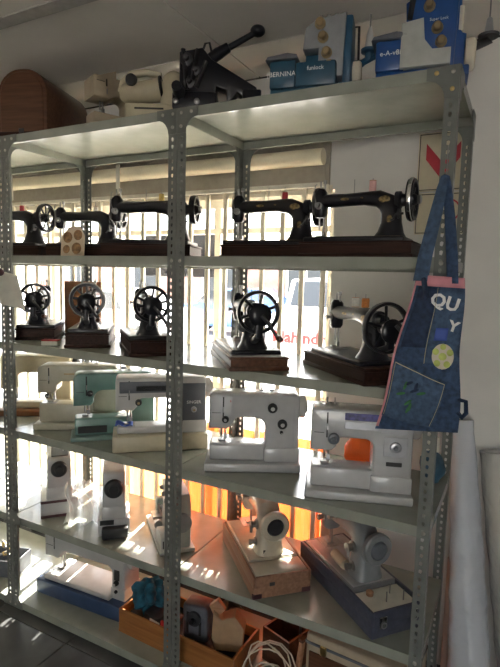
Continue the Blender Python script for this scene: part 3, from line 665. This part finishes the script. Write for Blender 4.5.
MB().box(h-.098, h-.011, -k+.012, k-.012, .045, .084, .004, 2).build('lid_flap', 'ivory', f1)
MB().box(cx+.042, cx+.045, -.035, .02, zb+.008, zb+.026, .001, 1).build('name_plate', 'ink', f1)
for sy in (-.10, .085): MB().box(h-.012, h+.001, sy-.012, sy+.025, .0, .022, .003, 1).build('corner_guard', 'maroon_stripe', f1)
MB().box(h+.0, h+.003, -.05, -.03, .045, .058, .001, 1).build('lock', 'steel_dark', f1)
f2, cx, zb, h, k = fifties('grey sewing machine in a dark blue case with chrome latches', (1.558, .236, z5), -40, 'grey_enamel', 'case_blue', 'silver_panel', .48, .20, .09, 'solid', .13)
MB().box(h-.125, h-.011, -k+.012, k-.012, .05, .080, .003, 2).build('accessory_tray', 'paper', f2)
for x, y in ((.05, -.01), (.085, .03), (.04, .05)): MB().cyl((h-x, y, .078), (h-x, y, .115), .002, n=8).build('tray_pin', 'steel', f2)
MB().lathe([(.012, .079), (.013, .092), (.006, .097), (.001, .097)], (h-.10, -.04, 0), (0, 0, 1), 12).build('tray_knob', 'wood_tan', f2)
for y in (-.06, .06):
    l = MB().box(h, h+.006, y-.014, y+.014, .035, .075, .003, 2).build('latch', 'chrome', f2)
    MB().ring((h+.009, y, .048), (1, 0, 0), .009, .002, 16, 6).build('latch_loop', 'steel', l)
MB().sweep([(-.06, -.055, zb+.03), (.02, -.06, zb+.03)], [.018, .018], 14, 2).build('motor_cover', 'cream_warm', f2)

# ------------------------------------------------------------------ bottom shelf
z6 = SZ[6]; zz = z6+.062
bm6 = modern('white sewing machine sunk in a long blue base on the bottom shelf', (.29, .205, z6), 3, dict(L=.50, Wb=.20, H=.30, bh=.07, bed=.022, hz=.17, col=.075, hw=.10, base='base_blue', bdy=.17, bx=.02, bedm='white_plastic', dials=[(.20, .15, .012, 'ink'), (.20, .11, .008, 'ink')], panels=[(.185, .215, .16, .21, 'ink')]))
tc_ = thing('cloth_bundle', 'crumpled teal blue cloth bundle at the end of the wooden box', 'cloth', (.655, .19, zz), 0)
b = MB(); b.ball((0, 0, .07), 1, 40, (.075, .072, .072))
for v in b.bm.verts:
    c_ = v.co-Vector((0, 0, .07)); v.co += c_.normalized()*(.013*math.sin(v.co.x*75+v.co.z*50)+.010*math.sin(v.co.y*110-v.co.z*70)+.006*math.sin(v.co.x*190-v.co.y*150)-.012); v.co.z = max(v.co.z, 0)
b.build('folds', 'teal_cloth', tc_)
wbx = thing('wooden_crate', 'open orange-brown wooden box full of machine parts', 'box', (.86, .175, z6), -2)
b = MB(); b.box(-.28, .30, -.105, .105, 0, .012)
for y in (-.105, .095): b.box(-.28, .30, y, y+.01, .012, .105, .002, 1)
for x in (-.28, .29): b.box(x, x+.01, -.095, .095, .012, .105, .002, 1)
b.build('crate', 'wood_orange', wbx); MB().box(-.268, .288, -.093, .093, .055, .062).build('inner_board', 'black_matte', wbx)
def part_thing(name, label, cat, loc, rz, shapes):
    t = thing(name, label, cat, loc, rz)
    for nm, m, fn in shapes: b = MB(); fn(b); b.build(nm, m, t)
    return t
part_thing('electric_motor', 'dark grey machine motor standing in the wooden box', 'motor', (.935, .16, zz), 8, [('housing', 'motor_grey', lambda b: b.box(-.055, .055, -.04, .04, .0, .15, .012, 3)), ('cap', 'steel_dark', lambda b: b.lathe([(.03, 0), (.03, .012), (.01, .016), (.01, .03)], (0, -.04, .10), (0, -1, 0), 20)), ('slot', 'ink', lambda b: (b.box(-.035, -.025, -.042, -.039, .03, .12), b.box(.02, .03, -.042, -.039, .03, .09)))])
part_thing('parts_tray', 'grey metal machine part with red clip in the wooden box', 'machine part', (.76, .15, zz), -8, [('casting', 'steel_dark', lambda b: b.prism([(-.07, 0), (.07, 0), (.075, .03), (.03, .055), (-.02, .04), (-.06, .05)], -.05, .05, .004, 2)), ('clip', 'red', lambda b: b.box(.045, .07, -.062, -.05, .0, .06, .003, 1)), ('label_card', 'paper', lambda b: b.box(-.02, .035, -.058, -.054, .012, .040))])
part_thing('cardboard_carton', 'tan folded cardboard carton leaning in the wooden box', 'carton', (1.083, .165, zz), 20, [('board', 'cardboard', lambda b: b.prism([(-.055, 0), (.05, 0), (.06, .10), (.02, .15), (-.03, .13), (-.065, .16), (-.07, .05)], -.03, .03, .003, 1)), ('flap', 'wood_tan', lambda b: b.prism([(-.06, .12), (-.02, .16), (-.05, .20), (-.085, .17)], -.012, .012, .002, 1))])
wb2 = thing('drawer_box', 'small brown wooden drawer standing past the wooden box', 'drawer', (1.275, .28, z6), -18)
b = MB(); b.box(-.07, .07, -.06, .06, 0, .008)
for y in (-.06, .052): b.box(-.07, .07, y, y+.008, .008, .14)
for x in (-.07, .062): b.box(x, x+.008, -.052, .052, .008, .14)
b.build('box', 'wood_walnut', wb2); MB().lathe([(.006, 0), (.01, .01), (.001, .014)], (0, -.06, .08), (0, -1, 0), 12).build('knob', 'brass', wb2)
random.seed(3)
def coil(label, c, m, rad, n, r=.003):
    t = thing('electric_cable', label, 'cable', (c[0], c[1], z6), 0)
    pts = []
    for i in range(n*14):
        a = 2*math.pi*i/14; k = i/(n*14)
        rr = rad*(.75+.35*math.sin(a*.37+1)); pts.append((rr*math.cos(a)*1.1, rr*.45*math.sin(a)+.02*math.sin(a*.61), .02+.065+rr*.85*math.sin(a+.5*math.sin(a*.21))+.01*k))
    zmin = min(p[2] for p in pts); pts = [(p[0], p[1], p[2]-zmin+r) for p in pts]
    MB().tube(pts, r, 6).build('cord', m, t)
    p = pts[-1]; MB().box(p[0]-.012, p[0]+.012, p[1]-.009, p[1]+.009, max(0, p[2]-.015), p[2]+.02, .004, 2).build('plug', m, t); return t
coil('tangled cream electric cable standing in loose loops by the wooden box', (1.29, .085), 'cable_white', .095, 6)
cb = thing('machine_case', 'cream and brown machine case on the bottom shelf under the grey machine', 'case', (1.61, .235, z6), -4)
MB().box(-.19, .19, -.11, .11, 0, .262, .012, 3).build('shell', 'cream_warm', cb); MB().box(-.192, .192, -.112, .112, .222, .234, .002, 1).build('trim_band', 'motor_grey', cb)
MB().box(-.175, .175, -.115, -.108, .03, .20, .003, 1).build('front_panel', 'wood_walnut', cb)
b = MB(); b.tube([(-.04, -.112, .19), (-.035, -.13, .185), (.045, -.13, .185), (.05, -.112, .19)], .005); b.build('handle', 'black_matte', cb)
for x in (-.12, .12): MB().box(x-.012, x+.012, -.117, -.109, .20, .235, .002, 1).build('latch', 'brass', cb)
part_thing('wood_offcut', 'brown wooden strip standing beside the machine case', 'wood strip', (1.375, .14, z6), 75, [('strip', 'wood_tan', lambda b: b.prism([(-.012, 0), (.012, 0), (.05, .19), (.03, .2)], -.008, .008, .002, 1)), ('end_cap', 'wood_walnut', lambda b: b.box(.026, .054, -.01, .01, .19, .205, .002, 1))])
part_thing('steel_rod', 'thin steel machine rod standing near the cable loops', 'rod', (1.325, .30, z6), 0, [('rod', 'steel', lambda b: b.tube([(0, 0, 0), (.004, 0, .12), (.01, 0, .26)], .006)), ('collar', 'steel_dark', lambda b: b.cyl((.006, 0, .16), (.008, 0, .2), .011))])
part_thing('oil_can', 'small brass oil can near the corner post on the bottom shelf', 'oil can', (1.775, .10, z6), 0, [('can', 'brass', lambda b: b.lathe([(.022, 0), (.022, .05), (.008, .07), (.003, .12), (.002, .12)], n=18)), ('cap', 'red', lambda b: b.lathe([(.004, .118), (.004, .13), (.001, .132)], n=10))])
tb = thing('plastic_bin', 'grey plastic bin of loose parts in the shelving past the paper tag', 'bin', (-.24, .15, z6), 20)
b = MB(); b.box(-.09, .09, -.07, .07, 0, .006)
for y in (-.07, .065): b.box(-.09, .09, y, y+.005, .006, .085, .001, 1)
for x in (-.09, .085): b.box(x, x+.005, -.065, .065, .006, .085, .001, 1)
b.build('tub', 'motor_grey', tb)
for k in range(6):
    q = part_thing('metal_part', 'small shiny machine part in the grey plastic bin', 'machine part', (-.24+random.uniform(-.05, .05), .15+random.uniform(-.035, .035), z6+.006+.02*k), random.uniform(0, 180), [('shaft', 'steel', lambda b: b.cyl((-.03, 0, .012), (.03, 0, .02), .006)), ('collar', 'brass', lambda b: b.cyl((-.01, 0, .013), (.008, 0, .017), .012))])
    q['group'] = 'parts in the grey bin'

# ------------------------------------------------------------------ top shelf
z1 = SZ[1]
dc = thing('bentwood_case', 'brown domed wooden machine cover on top of the shelving', 'machine cover', (.03, .205, z1), 17.5)
def dome(w, h, r): return [(-w/2, 0), (w/2, 0)]+arc(w/2-r, h-r, r, 0, 90, 8)+arc(-w/2+r, h-r, r, 90, 180, 8)
MB().prism(dome(.23, .275, .105), -.18, .18, .006, 2).build('cover', 'wood_walnut', dc)
MB().prism(dome(.20, .262, .095), -.184, -.179, .002, 1).build('end_panel', 'wood_walnut', dc)
MB().box(-.12, .12, -.188, .188, .0, .018, .004, 2).build('base_moulding', 'wood_dark', dc)
MB().box(-.012, .012, -.191, -.186, .012, .03, .002, 1).build('lock_plate', 'steel_dark', dc)
m = modern('cream boxy sewing machine on top of the shelving beside the domed cover', (.455, .20, z1), 66, dict(L=.26, Wb=.13, H=.215, bh=.03, bed=.045, hz=.13, col=.09, ah=.07, ri=.02, r=.01, body='cream_warm', dials=[(.08, .17, .016, 'black_matte')], wm='cream_warm', pins=(-.09,), text=[('B', .08, .11, .035, 'maroon_stripe')]))
rm = thing('free_arm_machine', 'cream rounded free-arm sewing machine on top of the shelving by the cobbler machine', 'sewing machine', (.69, .15, z1), 28)
MB().box(-.10, .13, -.06, .06, 0, .075, .012, 3).build('base', 'cream_plastic', rm)
MB().sweep([(-.125, -.01, .118), (-.11, -.01, .12), (-.03, -.01, .128), (.04, -.01, .142)], [(.022, .022), (.034, .034), (.04, .04), (.044, .044)], 20, 2.2).build('free_arm', 'cream_plastic', rm)
MB().sweep([(.085, 0, .05), (.085, 0, .09), (.082, 0, .15), (.075, 0, .19), (.07, 0, .205)], [(.055, .05), (.06, .056), (.058, .05), (.045, .036), (.02, .018)], 20, 2.6, side=(0, 1, 0)).build('housing', 'cream_plastic', rm)
MB().sweep([(-.128, .0, .13), (-.118, .0, .165), (-.085, .0, .195), (-.03, .0, .205), (.03, .0, .195)], [(.012, .010), (.016, .012), (.018, .014), (.017, .013), (.014, .01)], 14, 2.5, side=(0, 1, 0)).build('carry_handle', 'cream_plastic', rm)
MB().lathe([(.02, 0), (.023, .008), (.02, .02), (.008, .024)], (-.075, -.04, .158), (0, -1, .1), 18).build('knob', 'black_matte', rm)
MB().ring((.035, -.01, .141), (1, 0, .18), .043, .006, 28, 8).build('dark_ring', 'ink', rm)
MB().box(-.06, .05, -.063, -.059, .05, .056).build('seam', 'ink', rm)

pt = thing('patcher_machine', 'black cast-iron cobbler patching machine with a long ball-ended lever', 'sewing machine', (1.00, .10, z1), 27)
q = lambda x, y: ((x-215)/275, (113-y)/315)
poly = [q(*p) for p in ((182, 51), (204, 46), (213, 58), (222, 64), (256, 86), (260, 97), (246, 99), (238, 92), (233, 101), (228, 101), (227, 90), (218, 87), (216, 104))]+[q(176, 106), q(178, 95), q(182, 90)]
MB().prism(poly, -.032, .032, .008, 2).build('casting', 'black_enamel', pt)
MB().box(q(176, 0)[0], q(219, 0)[0], -.05, .05, 0, .06, .008, 2).build('foot_block', 'black_enamel', pt)
MB().box(q(243, 0)[0], q(261, 0)[0], -.04, .04, 0, .075, .006, 2).build('rear_foot', 'black_enamel', pt)
a, b_ = q(207, 58), q(252, 27)
MB().sweep([(a[0], 0, a[1]), (q(218, 49)[0], 0, q(218, 49)[1]), (q(228, 42)[0], 0, q(228, 42)[1]), (q(229, 42)[0], 0, q(229, 42)[1]), (b_[0], 0, b_[1])], [.019, .021, .017, .011, .010], 14, 2).build('lever', 'black_enamel', pt)
MB().ball((q(256, 24)[0], 0, q(256, 24)[1]), .023, 18, (1.15, 1, .85)).build('lever_ball', 'black_enamel', pt)
MB().tube([(q(203, 50)[0], -.01, q(203, 50)[1]), (q(206, 40)[0], -.012, q(206, 40)[1]), (q(210, 39)[0], -.012, q(210, 39)[1]), (q(212, 48)[0], -.01, q(212, 48)[1])], .004, 8).build('thread_loop', 'steel_dark', pt)
for x, y, r in ((189, 60, .022), (198, 72, .016), (192, 84, .02)): MB().lathe([(r, 0), (r, .012), (r*.5, .016), (r*.4, .03), (.001, .031)], (q(x, y)[0], -.032, q(x, y)[1]), (0, -1, 0), 18).build('cam', 'steel_dark', pt)
b = MB()
for p0, p1 in (((186, 50), (190, 92)), ((200, 50), (195, 82)), ((208, 62), (199, 90))): b.sweep([(q(*p0)[0], -.042, q(*p0)[1]), (q(*p1)[0], -.042, q(*p1)[1])], [(.008, .006)]*2, 8, 3)
b.build('linkage', 'steel_dark', pt)
MB().cyl((q(183, 96)[0], -.05, .055), (q(183, 96)[0], -.11, .055), .022, .017).build('work_arm', 'black_enamel', pt)
for x in (180, 200): MB().lathe([(.01, 0), (.01, .006), (.004, .009)], (q(x, 0)[0], -.05, .025), (0, -1, 0), 12).build('oil_cap', 'steel', pt)

def overlocker(label, loc, rz, blue, plate, teal):
    t = thing('overlock_machine', label, 'overlocker', loc, rz)
    MB().box(-.13, .125, -.07, .07, .0, .03, .006, 2).build('base', blue, t)
    bx = MB().box(-.132, -.048, -.075, .05, .03, .115, .006, 2).build('side_box', blue, t)
    MB().prism([(-.145, .115), (-.04, .115), (-.044, .128), (-.075, .134), (-.138, .126)], -.085, .055, .004, 2).build('box_lid', 'motor_grey', bx)
    return t
t5 = overlocker('blue and grey overlocker with four bronze tension dials on top of the shelving', (1.36, .14, z1), 12, 'overlock_teal', 'overlock_grey', True)
q = lambda x, y: ((x-312)/297, (95-y)/338)
MB().box(q(298, 0)[0], q(336, 0)[0], -.08, .06, .03, .105, .008, 2).build('lower_cover', 'overlock_teal', t5)
MB().prism([q(*p) for p in ((318, 74), (318, 44), (303, 44), (305, 22), (316, 14), (343, 10), (341, 74))], -.055, .0, .005, 2).build('dial_plate', 'overlock_grey', t5)
MB().prism([q(*p) for p in ((303, 74), (303, 42), (318, 42), (332, 12), (347, 14), (349, 84), (334, 84))], .001, .065, .006, 2).build('body', 'overlock_teal', t5)
MB().box(q(341, 0)[0], q(349, 0)[0], -.05, .05, .03, .245, .006, 2).build('side_cover', 'overlock_blue', t5)
dial = lambda x, z, y: [(x, y, z)]
for x, y in ((319, 20), (322, 34), (326, 50), (329, 63)):
    MB().lathe([(.017, 0), (.017, .005), (.013, .008), (.013, .02), (.009, .024), (.001, .024)], (q(x, y)[0], -.055, q(x, y)[1]), (0, -1, 0), 18).build('tension_dial', 'bronze_dial', t5)
MB().lathe([(.012, 0), (.034, .002), (.036, .01), (.036, .022), (.03, .028), (.001, .028)], (q(349, 0)[0], 0, q(0, 66)[1]), (1, 0, 0), 24).build('handwheel', 'foam_cream', t5)
text('lettering', '[BERNINA]', .021, 'paint_white', t5, front(q(287, 0)[0]-.005, -.0765, .072)); text('lettering', 'funlock', .018, 'paint_white', t5, front(q(317, 0)[0], -.0815, .082))
for x in (.02, .045, .07, .095): MB().box(x-.006, x+.006, -.03, -.02, .2475, .262, .002, 1).build('thread_guide', 'steel', t5)
MB().tube([(.11, .04, .2), (.12, .05, .25), (.135, .05, .25), (.138, .04, .12)], .004, 8).build('wire_loop', 'steel_dark', t5)
MB().sweep([(.12, .03, .10), (.155, .03, .13), (.21, .03, .155)], [(.012, .008)]*3, 10, 3).build('stand_arm', 'overlock_blue', t5)
for x, z in ((.172, .155), (.205, .165)):
    c = MB().lathe([(.012, -.02), (.014, 0), (.026, .004), (.027, .012), (.012, .014)], (x, .03, z), (0, 0, 1), 20).build('cone_seat', 'overlock_blue', t5)
    if x < .2:
        MB().lathe([(.016, .014), (.010, .06), (.004, .08), (.001, .08)], (x, .03, z), (0, 0, 1), 16).build('cone', 'white_plastic', c)
        MB().cyl((x, .03, z+.07), (x, .03, z+.12), .0025).build('pin', 'steel', c)
t6 = overlocker('royal blue and white overlocker with thread stand at the end of the top shelf', (1.708, .135, z1), 8, 'royal_blue', 'overlock_white', False)
q = lambda x, y: ((x-425)/325, (83-y)/360)
MB().prism([q(*p) for p in ((405, 72), (405, 28), (424, 25), (426, 46), (433, 56), (449, 56), (449, 72))], -.085, -.045, .004, 2).build('front_cover', 'overlock_white', t6)
MB().prism([q(*p) for p in ((412, 72), (408, 22), (407, 2), (425, -9), (454, -9), (452, 72))], -.044, .0, .005, 2).build('dial_plate', 'royal_blue', t6)
MB().prism([q(*p) for p in ((430, 72), (430, -8), (456, -8), (458, 30), (462, 32), (462, 72))], .001, .07, .006, 2).build('body', 'royal_blue', t6)
MB().sweep([(q(411, 0)[0], -.05, q(0, 20)[1]), (q(413, 0)[0], -.05, q(0, 2)[1]), (q(415, 0)[0], -.05, q(0, -6)[1])], [(.007, .006), (.008, .007), (.005, .004)], 8, 3).build('looper_cover', 'black_matte', t6)
for x, y in ((428, 9), (436, 31), (440, 45)):
    MB().lathe([(.016, 0), (.016, .005), (.012, .008), (.012, .02), (.008, .024), (.001, .024)], (q(x, y)[0], -.044, q(x, y)[1]), (0, -1, 0), 18).build('tension_dial', 'bronze_dial', t6)
MB().lathe([(.012, 0), (.04, .002), (.044, .01), (.044, .024), (.036, .03), (.001, .03)], (q(461, 0)[0], .0, q(0, 54)[1]), (1, 0, 0), 24).build('handwheel', 'foam_cream', t6)
text('lettering', 'e-A-v8i', .02, 'paint_white', t6, front(-.09, -.0765, .078)); text('lettering', 'Super Lock', .011, 'paint_white', t6, front(q(437, 0)[0], -.0455, q(0, 22)[1]))
MB().box(q(454, 0)[0], q(459, 0)[0], .0, .02, .15, .22, .003, 1).build('thread_mast', 'foam_cream', t6)
MB().sweep([(.11, .045, .10), (.14, .045, .115), (.175, .045, .135)], [(.012, .006), (.014, .007), (.03, .006)], 12, 2.2).build('stand_arm', 'steel_dark', t6)
c = MB().lathe([(.028, 0), (.03, .006), (.012, .009), (.012, .012)], (.175, .045, .14), (0, 0, 1), 20).build('cone_seat', 'steel_dark', t6)
MB().lathe([(.013, .012), (.008, .05), (.004, .055)], (.175, .045, .14), (0, 0, 1), 14).build('cone', 'silver_panel', c)
MB().cyl((.175, .045, .19), (.175, .045, .25), .0022).build('pin', 'steel', c)

# ------------------------------------------------------------------ denim bag hung on the corner post
bag = thing('denim_tote_bag', 'patchwork blue denim tote bag with pink trim hanging on the corner post', 'bag', (1.80, -.03, 1.14))
TL, TR, BL, BR = (-.044, .452), (.079, .445), (-.133, .006), (.090, .03)
def bagp(u, v, s):          # s=-1 front sheet, +1 back sheet
    x = (BL[0]*(1-u)+BR[0]*u)*(1-v)+(TL[0]*(1-u)+TR[0]*u)*v; z = (BL[1]*(1-u)+BR[1]*u)*(1-v)+(TL[1]*(1-u)+TR[1]*u)*v
    e = (1-(2*u-1)**4)*(1-max(0, 1-v*8)**2)
    y = -.022+s*.014*e
    if s < 0: y += -.005*math.sin(u*9+v*4)*v-.006*math.sin(u*5-v*7)*(1-v)*e
    return Vector((x+.004*math.sin(v*9), y, z))
b = MB(); b.grid(lambda u, v: bagp(u, v, -1), 22, 26); b.grid(lambda u, v: bagp(u, v, 1), 22, 26)
bmesh.ops.remove_doubles(b.bm, verts=b.bm.verts, dist=.0012)
b.build('pouch', 'denim', bag)
def onbag(u0, u1, v0, v1, off, name, m, nu=10, nv=6, skew=0.0, par=None):
    b = MB(); f = lambda u, v: bagp(u0+(u1-u0)*u+skew*v, v0+(v1-v0)*v, -1)+Vector((0, -off, 0))
    b.grid(f, nu, nv); o = b.build(name, m, par or bag); md = o.modifiers.new('thick', 'SOLIDIFY'); md.thickness = .0018; md.offset = -1; return o
onbag(0, 1, .935, 1.0, .0022, 'pink_trim', 'pink_trim', 16, 3)
onbag(0, .035, .02, .935, .0022, 'side_piping', 'pink_trim', 2, 20)
onbag(.50, 1, .45, .93, .0020, 'light_panel', 'denim_light', 10, 12)
onbag(.10, .48, .55, .93, .0022, 'dark_panel', 'denim_dark', 8, 10)
PA, PB, PC, PD = (.05, .47), (.84, .33), (.68, .03), (.03, .10)          # tilted pocket: its four corners on the bag front
def quad(a, b): return (PD[0]*(1-a)+PC[0]*a)*(1-b)+(PA[0]*(1-a)+PB[0]*a)*b, (PD[1]*(1-a)+PC[1]*a)*(1-b)+(PA[1]*(1-a)+PB[1]*a)*b
def onpocket(a0, a1, b0, b1, off, name, m, nu, nv, par):
    b = MB(); b.grid(lambda u, v: bagp(*quad(a0+(a1-a0)*u, b0+(b1-b0)*v), -1)+Vector((0, -off, 0)), nu, nv)
    o = b.build(name, m, par); md = o.modifiers.new('thick', 'SOLIDIFY'); md.thickness = .0018; md.offset = -1; return o
pk = onpocket(0, 1, 0, 1, .0040, 'patch_pocket', 'denim_light', 14, 8, bag)
for q4 in ((.03, .97, .955, .968), (.965, .972, .03, .955), (.03, .036, .03, .955)): onpocket(*q4, .0060, 'stitching', 'stitch', 12, 12, pk)
onbag(.50, .508, .45, .93, .0042, 'stitching', 'stitch', 1, 10)
random.seed(5)
for k in range(9):
    u, v = quad(.25+.4*random.random(), .25+.5*random.random()); p = bagp(u, v, -1)
    b = MB(); b.ball((0, 0, 0), 1, 8, (.004, .0016, .013)); b.bm.transform(Matrix.Translation(p+Vector((0, -.0068, 0))) @ Matrix.Rotation(R(random.uniform(10, 80)), 4, 'Y')); b.build('leaf_print', 'leaf_green' if k % 3 else 'denim_dark', pk)
for tx, u, v, sz, tl in (('QU', .66, .84, .048, 14), ('Y', .87, .69, .038, 14)):
    p = bagp(u, v, -1); text('lettering', tx, sz, 'paint_white', bag, front(p.x, p.y-.0062, p.z, tl), .0010, .0016)
onbag(.60, .80, .60, .68, .0042, 'blue_print', 'paint_blue', 6, 4)
p = bagp(.77, .50, -1)
bl_ = MB(); bl_.ball((p.x, p.y-.003, p.z), 1, 20, (.028, .003, .035)); bl_ = bl_.build('ball_patch', 'foam_cream', bag)
for dx, dz, r in ((0, 0, .011), (.018, .012, .009), (-.018, .012, .009), (.012, -.02, .009), (-.013, -.019, .009), (0, .026, .008)):
    MB().ball((p.x+dx, p.y-.0052, p.z+dz), 1, 10, (r, .002, r)).build('ball_spot', 'lime', bl_)
hk = (.012, .008, .715)
MB().sweep([(-.03, -.03, .435), (-.022, -.03, .50), (-.004, -.026, .60), (.008, -.016, .68), (.012, -.010, .712), (.016, -.004, .712)], [(.022, .003), (.021, .0035), (.019, .004), (.015, .005), (.009, .005), (.006, .004)], 12, 2.6, side=(.9, -.3, 0)).build('strap', 'denim_light', bag)
MB().sweep([(.052, -.030, .43), (.046, -.028, .50), (.034, -.022, .60), (.022, -.014, .68), (.016, -.010, .712), (.012, -.006, .714)], [(.016, .003), (.016, .0035), (.015, .004), (.012, .005), (.009, .005), (.006, .004)], 12, 2.6, side=(.9, -.3, 0)).build('strap', 'denim', bag)
MB().tube([(.085, -.02, .12), (.105, -.03, .12), (.108, -.035, .09), (.098, -.03, .075), (.087, -.022, .085)], .006, 8).build('side_tab', 'denim_dark', bag)
MB().tube([(-.02, -.036, .44), (-.016, -.048, .425), (-.01, -.046, .40), (-.016, -.044, .385)], .007, 8).build('knot', 'denim_dark', bag)
sh = thing('wire_hook', 'small wire hook on the corner post holding the bag strap', 'hook', (1.812, -.002, 1.84))
MB().tube([(0, .0, .012), (0, -.006, .014), (0, -.012, .02), (0, -.016, .028)], .0022, 6).tube([(0, -.003, .012), (0, -.005, .08), (0, -.003, .10)], .0018, 6).build('wire', 'steel', sh)

# paper tag on the slotted post
tg = thing('paper_tag', 'curled cream paper tag tied to the slotted post with a brown knob', 'tag', (.03, -.02, 1.43), 34, None, 1.2)
b = MB(); b.grid(lambda u, v: Vector(((u-.5)*.085+.022*(1-v), -.012+.012*math.sin(u*3.1)+.006*math.sin(v*5), .125*v-.02*u)), 10, 12); o = b.build('paper', 'paper', tg)
md = o.modifiers.new('thick', 'SOLIDIFY'); md.thickness = .0012
MB().ball((-.018, -.014, .115), .014, 14, (1.1, .9, 1)).build('knob', 'maroon_stripe', tg)

# wrapped rolls leaning against the wall
def roll(name, label, a, b_, r0, r1, core, film, seed):
    t = thing(name, label, 'roll', a, 0, 'wrapped rolls leaning on the wall')
    A = Vector((0, 0, 0)); B = Vector(b_)-Vector(a); n = 24
    cs = MB(); cs.sweep([A+B*(i/n) for i in range(n+1)], [r0+(r1-r0)*i/n for i in range(n+1)], 24, 2); 
    for v in cs.bm.verts: v.co.z = max(v.co.z, 0)
    cs.build('core', core, t)
    if film:
        fb = MB(); fb.sweep([A+B*(i/n*1.03) for i in range(n+1)], [(r0+(r1-r0)*i/n)+.008 for i in range(n+1)], 40, 2)
        for v in fb.bm.verts:
            c = v.co; k = math.sin(c.z*23+seed+c.x*40)*math.sin(c.y*60+c.z*11); c += Vector((c.x-B.x*c.z/B.z, c.y-B.y*c.z/B.z, 0)).normalized()*(.005*k); c.z = max(c.z, 0)
        fb.build('plastic_wrap', film, t)
    return t
roll('wrapped_roll', 'white roll in clear plastic leaning on the wall beside the shelving', (1.965, .37, 0), (1.853, .575, 1.02), .074, .032, 'white_plastic', 'film', 1)
roll('wrapped_roll', 'cream roll in plastic leaning on the wall past the white roll', (2.145, .46, 0), (1.982, .553, .93), .075, .05, 'foam_cream', 'film_clear', 4)
roll('wrapped_roll', 'short pinkish roll standing between the rear post and white roll', (1.875, .53, 0), (1.87, .56, .50), .038, .036, 'roll_pink', None, 2)
